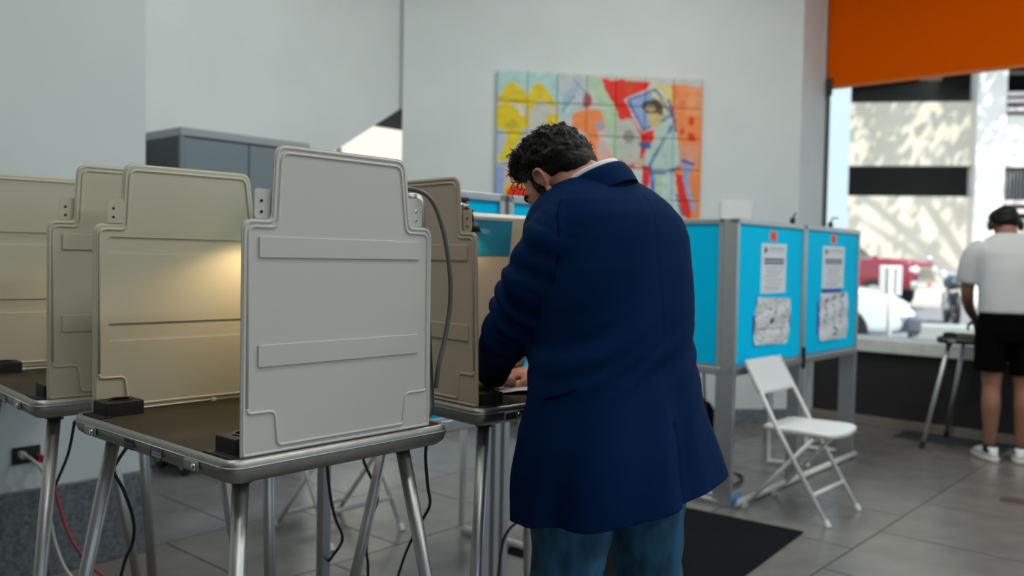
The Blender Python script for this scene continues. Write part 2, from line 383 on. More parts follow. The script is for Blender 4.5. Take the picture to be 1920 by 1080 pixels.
SHAPES = [
 ('p', CYA, [(100, 70), (500, 85), (500, 270), (100, 260)]), ('p', (0.42, 0.48, 0.56), [(100, 450), (300, 450), (300, 690), (100, 690)]),
 ('p', (0.46, 0.50, 0.50), [(500, 80), (700, 90), (700, 380), (500, 400)]), ('p', CYA, [(510, 230), (600, 190), (590, 330), (520, 370)]),
 ('p', (0.34, 0.44, 0.50), [(520, 200), (560, 190), (660, 110), (640, 180), (560, 300), (530, 340)]),
 ('p', YEL, [(112, 255), (160, 170), (210, 150), (270, 190), (305, 250), (290, 292), (115, 275)]),
 ('p', YEL, [(300, 240), (330, 180), (380, 148), (430, 200), (495, 285), (470, 310), (420, 262), (360, 268), (325, 330), (305, 430)]),
 ('p', YEL, [(108, 320), (170, 270), (240, 330), (300, 360), (312, 440), (200, 475), (110, 445)]),
 ('p', YEL, [(180, 465), (290, 465), (215, 600), (150, 672), (112, 662), (160, 560)]), ('p', YEL, [(430, 360), (500, 340), (500, 420), (420, 420)]),
 ('p', (0.60, 0.60, 0.54), [(230, 285), (262, 290), (292, 372), (262, 372)]), ('p', (0.46, 0.40, 0.06), [(160, 430), (210, 380), (260, 440), (205, 460)]),
 ('p', PNK, [(150, 690), (290, 640), (300, 905), (170, 905)]), ('p', GRN, [(190, 690), (215, 680), (225, 760), (195, 770)]),
 ('p', RED, [(190, 640), (250, 600), (262, 740), (220, 740)]), ('p', LB, [(105, 690), (160, 690), (170, 900), (110, 900)]),
 ('e', YEL, (245, 880, 92, 88)), ('e', RED, (245, 885, 72, 72)), ('p', RED, [(80, 800), (108, 800), (108, 915), (80, 915)]),
 ('e', (0.35, 0.06, 0.09), (690, 250, 32, 42)), ('p', (0.60, 0.55, 0.55), [(660, 300), (760, 300), (740, 350), (670, 350)]),
 ('p', ORA, [(595, 345), (680, 305), (830, 295), (855, 410), (760, 455), (830, 570), (905, 700), (890, 810), (690, 810), (690, 470), (600, 440)]),
 ('p', LB, [(750, 390), (790, 380), (800, 430), (760, 445)]), ('p', PNK, [(755, 520), (800, 500), (850, 640), (800, 660), (760, 600)]),
 ('p', (0.62, 0.50, 0.48), [(770, 480), (835, 430), (840, 460), (780, 520)]),
 ('p', GRN, [(695, 95), (785, 105), (835, 225), (890, 300), (925, 620), (885, 655), (845, 500), (760, 265), (700, 190)]),
 ('p', (0.45, 0.52, 0.40), [(760, 180), (800, 190), (860, 280), (820, 280)]),
 ('p', RED, [(778, 105), (1105, 122), (1080, 165), (950, 225), (985, 335), (1045, 435), (1135, 410), (1125, 500), (1060, 600), (1112, 680), (1112, 830), (1040, 860), (895, 790), (895, 655), (930, 600), (900, 330), (830, 210)]),
 ('p', (0.50, 0.08, 0.03), [(960, 120), (1010, 122), (960, 210), (930, 180)]),
 ('p', (0.58, 0.54, 0.26), [(1105, 122), (1245, 128), (1250, 310), (1150, 180)]), ('p', ORA, [(1240, 125), (1470, 135), (1470, 1090), (1290, 1090), (1260, 420)]),
 ('p', (0.70, 0.30, 0.16), [(1350, 140), (1470, 140), (1470, 330), (1340, 320)]), ('p', (0.62, 0.30, 0.20), [(1290, 520), (1440, 520), (1420, 700), (1300, 640)]),
 ('p', (0.60, 0.60, 0.58), [(930, 235), (1150, 135), (1275, 335), (1062, 455)]), ('p', NAVY, [(945, 240), (1143, 148), (1262, 332), (1064, 442)]),
 ('p', LB, [(968, 246), (1135, 166), (1242, 328), (1068, 424)]), ('p', (0.55, 0.53, 0.28), [(1110, 176), (1140, 166), (1240, 320), (1200, 330)]),
 ('p', (0.46, 0.46, 0.42), [(895, 370), (990, 355), (1040, 450), (1045, 650), (930, 665), (890, 520)]), ('e', (0.25, 0.24, 0.20), (965, 478, 36, 48)),
 ('p', (0.54, 0.54, 0.51), [(928, 680), (1062, 680), (1062, 800), (932, 795)]), ('p', NAVY, [(1035, 510), (1105, 505), (1110, 550), (1040, 555)]),
 ('p', SUIT, [(1150, 410), (1230, 350), (1285, 425), (1315, 655), (1250, 705), (1112, 695), (1125, 520)]),
 ('p', SUIT, [(1140, 480), (1090, 600), (1010, 655), (1015, 690), (1110, 645), (1210, 560)]), ('e', (0.55, 0.40, 0.28), (1035, 650, 30, 32)),
 ('e', (0.52, 0.40, 0.20), (1140, 345, 50, 62)), ('e', (0.05, 0.035, 0.025), (1122, 275, 74, 48)), ('e', (0.42, 0.32, 0.20), (1110, 285, 40, 22)), ('p', (0.10, 0.06, 0.04), [(1150, 250), (1195, 260), (1190, 330), (1160, 320)]),
 ('p', LB, [(1110, 700), (1195, 700), (1190, 860), (1185, 960), (1130, 880)]), ('p', GRN, [(1140, 700), (1185, 700), (1190, 850), (1160, 860)]),
 ('p', (0.45, 0.56, 0.53), [(1190, 700), (1292, 700), (1290, 850), (1355, 1010), (1275, 1040), (1205, 860)]),
 ('p', RED, [(1285, 705), (1335, 715), (1405, 945), (1392, 1005), (1340, 985), (1300, 850)]), ('p', LB, [(1330, 640), (1385, 615), (1375, 760), (1425, 945), (1402, 965), (1342, 765)]),
 ('p', YEL, [(1195, 860), (1262, 960), (1275, 1015), (1195, 1005)]), ('e', (0.06, 0.06, 0.08), (1425, 1035, 30, 16)),
 ('e', RED, (1380, 362, 22, 32)), ('e', RED, (1325, 430, 18, 22)), ('e', RED, (1385, 462, 24, 28)), ('e', (0.55, 0.2, 0.12), (1320, 250, 20, 35)),
 ('l', NAVY, [(1250, 400), (1180, 520), (1120, 640), (1115, 700)], 8), ('l', NAVY, [(1112, 700), (1200, 705), (1310, 670)], 9), ('l', NAVY, [(1230, 230), (1260, 330), (1285, 430)], 8),
 ('l', (0.35, 0.4, 0.4), [(1230, 390), (1190, 560), (1240, 700)], 5), ('l', NAVY, [(1290, 850), (1340, 1000)], 6), ('l', NAVY, [(1400, 640), (1330, 620)], 10), ('l', (0.25, 0.2, 0.2), [(600, 120), (690, 230), (660, 300)], 5),
 ('l', NAVY, [(1120, 700), (1150, 900)], 7), ('l', (0.2, 0.25, 0.3), [(530, 330), (600, 230)], 7), ('l', (0.4, 0.35, 0.05), [(115, 262), (290, 268)], 5), ('l', (0.4, 0.35, 0.05), [(310, 300), (490, 275)], 5),
]
def mural_colour(x, y):
    x += 9 * noise.noise((x * 0.012, y * 0.012, 1.3)); y += 9 * noise.noise((x * 0.012, y * 0.012, 7.7))
    c = PALE
    for s in SHAPES:
        if s[0] == 'p':
            if inpoly(x, y, s[2]): c = s[1]
        elif s[0] == 'e':
            cx, cy, a, b = s[2]
            if ((x - cx) / a) ** 2 + ((y - cy) / b) ** 2 < 1: c = s[1]
        else:
            pl = s[2]
            if min(dseg(x, y, pl[i], pl[i + 1]) for i in range(len(pl) - 1)) < s[3]: c = s[1]
    k = 1 + 0.16 * noise.noise((x * 0.02, y * 0.03, 3.1))
    k *= 1.12; g_ = sum(c) / 3
    return tuple(min(0.95, max(0, (g_ + (v - g_) * 1.18) * k)) for v in c)
MW, MH, NC, NR = 1.632, 1.21, 7, 5
mo = A0 + WD * 0.718 - WN * 0.03 + Z * 2.741
mural = thing('tile_painting', 'colourful hand painted tile picture of figures hung on the white wall', 'painting', mo - Z * MH)
MB().prism([(0.004, -MH + 0.004), (MW - 0.004, -MH + 0.004), (MW - 0.004, -0.004), (0.004, -0.004)], 0.006, 0.028, lambda a, z, n: WD * a + WN * n + Z * (z + MH)).obj('backing_board', mat('grey_board', (0.45, 0.44, 0.42), 0.8), mural)
cw, chh = MW / NC, MH / NR
for r in range(NR):
    for c in range(NC):
        x0, y0 = c * cw + 0.001, r * chh + 0.001; w_, h_ = cw - 0.002, chh - 0.002
        jz = random.uniform(-0.0015, 0.0015)
        def pos(s, t, x0=x0, y0=y0, w_=w_, h_=h_, jz=jz):
            e = 0.0015 if (s in (0, 1) or t in (0, 1)) else 0.0
            return WD * (x0 + s * w_) - WN * (0.004 + jz - e) + Z * (MH - y0 - t * h_)
        def colr(s, t, x0=x0, y0=y0, w_=w_, h_=h_):
            return mural_colour(108 + (x0 + s * w_) / MW * 1347, 78 + (y0 + t * h_) / MH * 1015)
        painted('mural_tile', mural, 20, 20, pos, colr, back=0.009)

# ============================================================ STEEL CABINET
cb = thing('steel_cabinet', 'tall blue grey two door steel cabinet on casters in the recess', 'cabinet', P(2.471, 4.68, 0), GROT)
CWD, CDP = 0.86, 0.42
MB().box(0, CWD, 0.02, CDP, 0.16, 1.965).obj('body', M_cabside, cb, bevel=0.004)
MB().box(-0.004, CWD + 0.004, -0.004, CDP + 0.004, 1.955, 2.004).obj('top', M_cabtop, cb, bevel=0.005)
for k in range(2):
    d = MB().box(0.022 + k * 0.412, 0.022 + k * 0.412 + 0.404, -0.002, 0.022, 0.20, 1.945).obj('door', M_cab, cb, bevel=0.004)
    hx = 0.40 if k == 0 else 0.46
    MB().box(hx - 0.008, hx + 0.008, -0.028, -0.002, 1.0, 1.14).obj('handle', M_chrome, d, bevel=0.004)
MB().box(0, 0.022, 0, 0.03, 0.16, 1.955).obj('side_stile', M_cab, cb); MB().box(CWD - 0.022, CWD, 0, 0.03, 0.16, 1.955).obj('side_stile', M_cab, cb)
MB().box(0, CWD, 0.0, CDP, 0.115, 0.165).obj('dolly_platform', M_black, cb, bevel=0.005)
for x in (0.07, CWD - 0.07):
    for y in (0.07, CDP - 0.07):
        c_ = MB().tube([(x - 0.018, y, 0.05), (x + 0.018, y, 0.05)], 0.05, 20).obj('caster_wheel', M_black, cb, smooth=False, bevel=0.006)
        MB().box(x - 0.024, x - 0.019, y - 0.02, y + 0.02, 0.04, 0.115).obj('caster_fork', M_chrome, c_); MB().box(x + 0.019, x + 0.024, y - 0.02, y + 0.02, 0.04, 0.115).obj('caster_fork', M_chrome, c_)
        MB().tube([(x - 0.026, y, 0.05), (x + 0.026, y, 0.05)], 0.016, 12).obj('hub', M_chrome, c_, smooth=True)

# ============================================================ VOTING BOOTHS
TZ = 0.93
OUT = [(0, 0), (0.462, 0), (0.459, 0.432), (0.399, 0.432), (0.382, 0.571), (0.066, 0.571), (0.059, 0.432), (0, 0.432)]
ORAD = [0.004, 0.004, 0.022, 0.012, 0.026, 0.026, 0.012, 0.022]
BEAD = [(0.012, 0.079), (0.070, 0.079), (0.077, 0.014), (0.385, 0.014), (0.390, 0.079), (0.450, 0.079), (0.447, 0.418), (0.386, 0.418), (0.369, 0.556), (0.080, 0.556), (0.073, 0.418), (0.012, 0.418)]
BRAD = [0.010, 0.014, 0.010, 0.010, 0.014, 0.010, 0.016, 0.016, 0.018, 0.018, 0.016, 0.016]
def panel_fn(y): return lambda x, z, t: Vector((x, y + t, z))
def fill_holes(outer, holes, y0, y1):
    bm = bmesh.new(); es = []
    for loop in [outer] + holes:
        vs_ = [bm.verts.new((x, y0, z)) for x, z in loop]
        es += [bm.edges.new((vs_[i], vs_[(i + 1) % len(vs_)])) for i in range(len(vs_))]
    bmesh.ops.triangle_fill(bm, use_beauty=True, edges=es)
    r = bmesh.ops.extrude_face_region(bm, geom=list(bm.faces))
    bmesh.ops.translate(bm, vec=(0, y1 - y0, 0), verts=[g for g in r['geom'] if isinstance(g, bmesh.types.BMVert)])
    bmesh.ops.recalc_face_normals(bm, faces=bm.faces)
    return bm
def side_panel(parent, s, m, toe=0.0):
    """s = +1 left panel, -1 right panel; outer face looks away from the booth"""
    pv = bpy.data.objects.new('side_panel', None)
    outl = rounded(OUT, ORAD, 5)
    inset = rounded([(0.006, 0.002), (0.456, 0.002), (0.453, 0.427), (0.394, 0.427), (0.377, 0.566), (0.071, 0.566), (0.064, 0.427), (0.006, 0.427)], [0.004, 0.004, 0.018, 0.014, 0.022, 0.022, 0.014, 0.018], 5)
    strips = [[(0.033, 0.362), (0.424, 0.362), (0.424, 0.401), (0.033, 0.401)], [(0.033, 0.162), (0.424, 0.162), (0.424, 0.203), (0.033, 0.203)]]
    bm = fill_holes(outl, [], 0.0, s * 0.004)
    b2 = fill_holes(inset, [rounded(q, 0.004, 3) for q in strips], -s * 0.0035, 0.0)
    t1 = bpy.data.meshes.new('a'); bm.to_mesh(t1); t2 = bpy.data.meshes.new('b'); b2.to_mesh(t2); bm.free(); b2.free()
    bm = bmesh.new(); bm.from_mesh(t1); bm.from_mesh(t2); me = bpy.data.meshes.new('side_panel'); bm.to_mesh(me); bm.free()
    me.materials.append(m)
    p = link('side_panel', me, parent); p.location = (0, s * 0.3055, TZ); p.rotation_euler = (0, 0, s * toe)
    # raised rims
    rim = rounded([(0.005, 0.003), (0.457, 0.003), (0.454, 0.427), (0.394, 0.427), (0.377, 0.566), (0.071, 0.566), (0.064, 0.427), (0.005, 0.427)], [0.004, 0.004, 0.018, 0.014, 0.022, 0.022, 0.014, 0.018], 6)
    up_ = [q for q in rim if q[1] > 0.09]
    # split so that the open run starts at lower right and ends at lower left
    i0 = min(range(len(rim)), key=lambda i: (rim[i][0] - 0.457) ** 2 + (rim[i][1] - 0.003) ** 2)
    run = [rim[(i0 + k) % len(rim)] for k in range(len(rim))]
    MB().tube([(x, s * 0.002, z) for x, z in run if z > 0.0], 0.0042, 8).obj('edge_rim', m, p, smooth=True)
    bead = rounded(BEAD, BRAD, 5); bead.append(bead[0])
    MB().tube([(x, s * 0.0038, z) for x, z in bead], 0.0030, 8, flat=1.0).obj('outer_bead', m, p, smooth=True)
    MB().tube([(x, -s * 0.0038, z) for x, z in bead], 0.0030, 8).obj('inner_bead', m, p, smooth=True)
    for q in strips:
        qq = rounded(q, 0.003, 3)
        MB().prism(qq, 0.004, 0.0072, lambda x, z, t: Vector((x, s * t, z))).obj('raised_strip', m, p, bevel=0.0012)
    for a, b in (((0.028, 0.433), (0.066, 0.488)), ((0.394, 0.433), (0.436, 0.493))):
        br = MB().prism(rounded([a, (b[0], a[1]), b, (a[0], b[1])], 0.008, 4), -0.001, 0.0015, lambda x, z, t: Vector((x, s * t - s * 0.004, z))).obj('bracket', m, p)
        cx = (a[0] + b[0]) / 2 + (-0.005 if a[0] < 0.2 else 0.004)
        for zz in (0.446, 0.466):
            MB().tube([(cx, -s * 0.006, zz), (cx, -s * 0.0015 + s * 0.0006, zz)], 0.0028, 10).obj('screw', M_chrome if a[0] > 0.2 else M_black, br, smooth=True)
    return p
def booth(label, loc, rz, h=0.93, m=M_plastic, m_right=None, lid=True, panels=True, splay=(0.115, 0.14), rim=M_alu, group='cream portable voting booths'):
    b = thing('voting_booth', label, 'voting booth', (loc[0], loc[1], 0), rz, group)
    dz = h - 0.93
    top = bpy.data.objects.new('case_tray', None)
    # rim: rounded rectangle ring with a bulged section
    def rr(ox, inset=0.0): return rounded([(-0.036 + inset, -0.335 + inset), (0.505 - inset, -0.335 + inset), (0.505 - inset, 0.335 - inset), (-0.036 + inset, 0.335 - inset)], max(0.035 - inset * 0.6, 0.008), 6)
    prof = [(0.014, 0.0), (0.006, 0.003), (0.001, -0.006), (0.0, -0.018), (0.004, -0.032), (0.016, -0.042), (0.06, -0.043)]
    tray = MB().rings([[Vector((x, y, h + z)) for x, y in rr(0, i)] for i, z in reversed(prof)], cap=True).obj('case_tray', rim, b, smooth=True)
    MB().prism(rr(0, 0.0125), h - 0.004, h + 0.0012, lambda x, y, z: Vector((x, y, z))).obj('table_surface', M_tray, tray)
    MB().tube([Vector((x, y, h - 0.012)) for x, y in rr(0, -0.0002) + [rr(0, -0.0002)[0]]], 0.0022, 6).obj('seam_bead', M_alu, tray, smooth=True)
    # front edge latches and stickers
    for y in (-0.205, 0.228):
        la = MB().box(-0.0415, -0.034, y - 0.026, y + 0.026, h - 0.033, h - 0.012).obj('latch', M_alu, tray, bevel=0.004)
        MB().box(-0.047, -0.040, y - 0.023, y - 0.013, h - 0.029, h - 0.016).obj('latch_keeper', M_chrome, la, bevel=0.003)
    def stk(y0, y1, fn):
        painted('sticker', tray, 24, 12, lambda s, t: Vector((-0.0372, y0 + (y1 - y0) * s, h - 0.011 - 0.023 * t)), fn)
    def lab1(s, t):
        if s < 0.06 or s > 0.94 or t < 0.1 or t > 0.9: return (0.02, 0.02, 0.02)
        return (0.22, 0.22, 0.2) if (0.45 < t < 0.62 and int(s * 24) % 3 != 0) or (0.75 < t < 0.85 and int(s * 30) % 4) else (0.015, 0.015, 0.015)
    def lab2(s, t):
        if t < 0.36: return (0.35, 0.4, 0.6) if 0.14 < t < 0.26 and int(s * 20) % 3 else (0.012, 0.018, 0.09)
        if s < 0.1 or s > 0.9 or t > 0.9: return (0.012, 0.018, 0.09)
        return (0.10, 0.10, 0.10) if 0.58 < t < 0.74 and 0.2 < s < 0.8 and int(s * 24) % 2 else (0.42, 0.42, 0.40)
    if panels:
        stk(0.068, 0.028, lab1); stk(-0.045, -0.093, lab2)
    # black corner blocks with a round cup
    for y in (-0.262, 0.262):
        k = MB().box(-0.004, 0.082, y - 0.034, y + 0.034, h - 0.002, h + 0.033).obj('corner_block', M_blackp, tray, bevel=0.003)
        MB().lathe([(0.026, 0.033), (0.026, 0.0355), (0.021, 0.0355), (0.020, 0.026), (0.0, 0.026)], 24, Matrix.Translation((0.042, y, h))).obj('cup_ring', M_black, k, smooth=False)
        MB().box(-0.022, 0.005, y - 0.045, y + 0.045, h - 0.004, h + 0.004).obj('foot_pad', M_blackp, k)
    # legs
    for sx, lx in ((-1, 0.03), (1, 0.425)):
        for sy in (-1, 1):
            t0 = Vector((lx, sy * 0.262, h - 0.045)); t1 = Vector((lx + sx * splay[0], sy * (0.262 + splay[1]), 0.0))
            d = (t1 - t0)
            lg = MB().tube([t0, t0 + d * 0.5, t1 - d.normalized() * 0.02], 0.0155, 18).obj('leg', M_alu_leg, b, smooth=True)
            MB().tube([t1 - d.normalized() * 0.05, t1], 0.0175, 16).obj('rubber_foot', M_black, lg, smooth=False)
            MB().tube([t0 - d.normalized() * 0.004, t0 + d.normalized() * 0.012], 0.021, 16).obj('leg_socket', M_black, lg, smooth=False)
    if panels:
        for s in (-1, 1):
            p = side_panel(b, s, (m_right if (s < 0 and m_right) else m), toe=(-0.05 if s > 0 else 0.0))
            p.location.z = h
        # hold-down wire along the left panel foot
        MB().tube([(0.06, 0.287, h + 0.001), (0.06, 0.29, h + 0.012), (0.07, 0.289, h + 0.004), (0.45, 0.289, h + 0.004)], 0.0022, 8).obj('hinge_wire', M_whitem, tray, smooth=True)
        for xx in (0.09, 0.28): MB().box(xx, xx + 0.012, 0.283, 0.293, h, h + 0.009).obj('wire_clip', M_whitem, tray, bevel=0.001)
    if lid:
        # lid stands at the rear, leaning in towards the voter
        tilt = Matrix.Translation((0.468, 0, h + 0.004)) @ Matrix.Rotation(-0.085, 4, 'Y')
        def rl(ins): return rounded([(-0.297 + ins, ins), (0.297 - ins, ins), (0.297 - ins, 0.505 - ins), (-0.297 + ins, 0.505 - ins)], 0.032, 6)
        pf = [(0.02, 0.0), (0.004, 0.002), (0.0, 0.012), (0.0, 0.024), (0.006, 0.032), (0.02, 0.036)]
        ld = MB().rings([[tilt @ Vector((x - 0.002, y, z)) for y, z in rl(i)] for i, x in pf], cap=True).obj('lid', M_alu, b, smooth=True)
        MB().prism(rl(0.012), -0.0045, -0.001, lambda y, z, x: tilt @ Vector((x, y, z))).obj('lid_lining', m, ld)
        def placard(s, t):
            if 0.16 < t < 0.44 and 0.25 < s < 0.8 and abs(t - 0.30 - 0.06 * math.sin(s * 9)) < 0.055: return (0.16, 0.40, 0.46)
            return (0.0, 0.19, 0.30)
        painted('blue_notice', ld, 16, 14, lambda s, t: tilt @ Vector((-0.0065, 0.26 - 0.44 * s, 0.485 - 0.11 * t)), placard)
        MB().prism(rounded([(0.03, 0.05), (0.20, 0.05), (0.20, 0.29), (0.03, 0.29)], 0.01, 3), -0.009, -0.005, lambda y, z, x: tilt @ Vector((x, y, z))).obj('white_notice', M_paper, ld)
    return b
bo1 = booth('nearest cream voting booth with its pale outer side panel turned to the viewer', (-0.7136, 1.7657), R(48.5), m_right=M_plastic_w)
bo2 = booth('cream voting booth at the left edge of the picture', (-1.324, 2.317), R(43.3), h=0.938)
bo3 = booth('cream voting booth hidden behind the leftmost ones, only a leg showing', (-1.945, 2.965), R(44.5), h=0.93)
bo4 = booth('tan voting booth the man in the navy jacket is writing at', (0.149, 2.354), R(132.5), h=0.93, m=M_plastic_t)
for b_ in (bo4,):
    for ch in b_.children:
        if ch.name.startswith('side_panel') and ch.location.y > 0: ch.rotation_euler = (R(-1.8), 0, 0)
for ch in bo2.children:
    if ch.name.startswith('side_panel') and ch.location.y > 0: ch.location.x -= 0.085; ch.location.z += 0.010
bo5 = booth('black topped booth stand with splayed silver legs at the street window', (3.28, 5.99), R(48.6), h=0.80, lid=False, panels=False, splay=(0.10, 0.13), rim=M_blackp)

# clip lamps on the lids
def clip_lamp(b, label, y, power, h=0.93):
    mw = Matrix.Translation(b.location) @ Matrix.Rotation(b.rotation_euler.z, 4, 'Z')
    l = thing('clip_lamp', label, 'lamp', mw @ Vector((0.475, y, h + 0.505)), b.rotation_euler.z, 'clip lamps on booth lids')
    MB().box(-0.04, 0.02, -0.032, 0.032, 0.004, 0.014).obj('clip_jaw', M_black, l, bevel=0.003)
    MB().tube([(-0.01, -0.026, 0.026), (-0.01, 0.026, 0.026)], 0.012, 14).obj('hinge_barrel', M_chrome, l, smooth=True)
    MB().box(-0.026, 0.006, -0.026, 0.026, 0.036, 0.05).obj('clip_handle', M_black, l, bevel=0.004)
    MB().box(-0.012, 0.0, -0.02, 0.02, 0.012, 0.04).obj('clip_spring', M_chrome, l, bevel=0.002)
    MB().tube(spline([(-0.03, 0, 0.01), (-0.055, 0, 0.012), (-0.072, 0, -0.01), (-0.074, 0, -0.03)], 5), 0.004, 8).obj('gooseneck', M_black, l, smooth=True)
    hd = MB().lathe([(0.0, 0.004), (0.016, 0.0), (0.026, -0.028), (0.024, -0.028), (0.014, -0.004), (0.0, -0.002)], 20, Matrix.Translation((-0.074, 0, -0.03))).obj('lamp_head', M_black, l, smooth=True)
    MB().ell((-0.074, 0, -0.046), (0.010, 0.010, 0.010), nu=12, nv=8).obj('bulb', mat('warm_bulb', (1, 0.9, 0.7), 0.4, emit=(1.0, 0.72, 0.36), emit_s=18.0), hd, smooth=True)
    lt = bpy.data.lights.new('warm_lamp', 'SPOT'); lt.energy = power; lt.color = (1.0, 0.72, 0.38); lt.spot_size = R(150); lt.spot_blend = 0.35; lt.shadow_soft_size = 0.02
    lo = bpy.data.objects.new('warm_lamp', lt); COL.objects.link(lo); lo.parent = l; lo.location = (-0.074, 0, -0.062)
    return l
clip_lamp(bo1, 'small clip lamp behind the pale panel of the nearest booth', 0.14, 2.6)
clip_lamp(bo2, 'small clip lamp inside the booth at the left edge', 0.08, 1.6, 0.938)
clip_lamp(bo4, 'black and chrome clip lamp on the lid of the tan booth', 0.0, 0.5)

# ============================================================ BLUE PANEL BOOTHS
def framed_panel(name, label, u0, u1, v, z0=0.742, z1=1.515, along='U', legs=True, deep=0.065, group='blue panel voting stations'):
    """aluminium framed blue board standing on two posts; runs along U or along V"""
    D = U if along == 'U' else V; N_ = -V if along == 'U' else -U
    base = P(u0, v) if along == 'U' else P(v, u0)
    L = u1 - u0
    o = thing(name, label, 'voting station', base, 0, group)
    def bx(a0, a1, n0, n1, za, zb): return MB().add([D * a + N_ * n + Z * z for z in (za, zb) for n in (n0, n1) for a in (a0, a1)], [(0, 2, 3, 1), (4, 5, 7, 6), (0, 1, 5, 4), (2, 6, 7, 3), (0, 4, 6, 2), (1, 3, 7, 5)])
    bx(0.03, L - 0.03, -0.012, 0.004, z0 + 0.01, z1 - 0.01).obj('blue_board', M_blue, o)
    bx(0.0, L, -0.03, 0.014, z1 - 0.012, z1 + 0.018).obj('top_rail', M_alu_post, o, bevel=0.004)
    bx(0.0, L, -0.03, 0.018, z0 - 0.045, z0).obj('bottom_rail', M_alu_post, o, bevel=0.006)
    for a in (0.0, L - 0.03): bx(a, a + 0.03, -deep, 0.014, 0.0 if legs else z0 - 0.045, z1 + 0.018).obj('post', M_alu_post, o, bevel=0.004)
    return o, bx
def sheet(label, u0, u1, z0, z1, v, fn, wav=0.0, slant=0.0, nx=40, ny=56, cat='notice'):
    o = painted('paper_notice', None, nx, ny, lambda s, t: P(u0 + (u1 - u0) * s + slant * (t - 0.5), v - 0.0045 - wav * (0.5 + 0.5 * math.sin(7 * s + 5 * t) * math.cos(9 * t - 3 * s)), z1 + (z0 - z1) * t + slant * 0.5 * (0.5 - s) * -1), fn)
    return tag(o, label, cat)
def notice_a(s, t):
    if 0.10 < s < 0.24 and 0.07 < t < 0.20: return (0.05, 0.06, 0.10) if (s - 0.17) ** 2 / 0.006 + (t - 0.135) ** 2 / 0.004 < 0.55 or s < 0.15 else (0.6, 0.62, 0.64)
    if 0.28 < s < 0.92 and (abs(t - 0.10) < 0.012 or abs(t - 0.16) < 0.01): return (0.42, 0.44, 0.48)
    if 0.10 < s < 0.92 and (0.30 < t < 0.345 or 0.37 < t < 0.415): return (0.07, 0.09, 0.16) if int(s * 36) % 5 else (0.3, 0.32, 0.38)
    for k, ln in enumerate((0.49, 0.55, 0.61, 0.66, 0.73, 0.80, 0.87, 0.92)):
        if abs(t - ln) < 0.009 and 0.14 + 0.05 * (k % 3) < s < 0.9 - 0.07 * (k % 4): return (0.38, 0.39, 0.42)
    return (0.76, 0.79, 0.83)
def notice_map(s, t):
    g = abs(noise.noise((s * 5, t * 6, 2.2)))
    c = (0.78, 0.79, 0.80)
    if g < 0.035: c = (0.22, 0.22, 0.23)
    if abs(noise.noise((s * 11, t * 12, 8.0))) < 0.03: c = (0.42, 0.42, 0.43)
    if (s - 0.46) ** 2 + (t - 0.50) ** 2 < 0.0045: c = (0.06, 0.06, 0.06)
    if (s - 0.42) ** 2 + (t - 0.24) ** 2 < 0.0018: c = (0.2, 0.2, 0.2)
    if abs(t - 0.68 + 0.04 * s) < 0.012 and 0.05 < s < 0.95: c = (0.25, 0.25, 0.26)
    if abs(s - 0.55 + 0.3 * (t - 0.4)) < 0.015 and 0.2 < t < 0.55: c = (0.3, 0.3, 0.3)
    return c
def notice_lines(s, t):
    c = (0.74, 0.77, 0.82)
    for k in range(3):
        x = 0.2 + 0.28 * k + 0.03 * math.sin(t * 20 + k)
        if abs(s - x) < 0.025 and 0.10 < t < 0.68 and math.sin(t * 45 + k * 2) > -0.5: c = (0.22, 0.24, 0.30)
        if (s - x - 0.03) ** 2 + (t - 0.15 + 0.045 * k) ** 2 < 0.0022: c = (0.1, 0.1, 0.13)
    if abs(math.hypot(s - 0.52, (t - 0.82) * 1.2) - 0.085) < 0.028 and s > 0.46: c = (0.12, 0.12, 0.15)
    return c
VB = 2.17
b1, bx1 = framed_panel('blue_voting_station', 'blue board with map notice behind the white folding chair', 4.225, 5.10, VB)
b2, bx2 = framed_panel('blue_voting_station', 'blue board nearest the street window with two papers and blue tape', 5.10, 6.00, VB)
b3, bx3 = framed_panel('blue_voting_station', 'plain blue board beside the right edge of the navy jacket', 2.235, 3.02, 4.24, along='V', z0=0.742)
b4, _ = framed_panel('blue_voting_station', 'blue board with pale top rail behind the tan booth', 2.42, 3.24, VB, z0=0.735, deep=0.02)
b5, _ = framed_panel('blue_voting_station', 'blue board hidden behind the nearest booth panel', 1.60, 2.40, VB, z0=0.735, deep=0.02)
b6, _ = framed_panel('blue_voting_station', 'blue side board standing edge on near the street window', 2.235, 2.80, 5.985, along='V')
# worktops and feet inside the stations
def foot(o, pts, r=0.016): return MB().tube(pts, r, 10).obj('foot_bar', M_whitem, o, smooth=True)
for o, bx in ((b1, bx1), (b2, bx2)):
    bx(0.03, (0.845 if o is b1 else 0.87), -0.42, -0.035, 0.735, 0.76).obj('worktop', M_alu_post, o, bevel=0.004)
    L_ = 0.875 if o is b1 else 0.90
    MB().tube([U * 0.02 - V * 0.03 + Z * 0.02, U * (L_ - 0.02) - V * 0.03 + Z * 0.02], 0.018, 10).obj('foot_bar', M_whitem, o, smooth=True)
    for a in ((0.10,) if o is b1 else (0.25, 0.85)):
        MB().tube(spline([U * a + V * 0.30 + Z * 0.72, U * a + V * 0.30 + Z * 0.06, U * a + V * 0.27 + Z * 0.02, U * (a + 0.06) + V * 0.05 + Z * 0.018], 5), 0.014, 10).obj('rear_leg', M_whitem, o, smooth=True)
MB().tube([V * 0.0 + Z * 0.02 - U * 0.0, V * 0.75 + Z * 0.02], 0.016, 10).obj('foot_bar', M_alu_post, b3, smooth=True)
for o, a, k in ((b4, 0.0, 0), (b5, 0.55, 1)):
    pass
q0 = b4.location
def rel(p): return Vector(p) - q0
MB().tube([rel((-0.214, 4.081, 0.74)), rel((-0.214, 4.081, 0.03))], 0.015, 10).obj('rear_leg', M_whitem, b4, smooth=True)
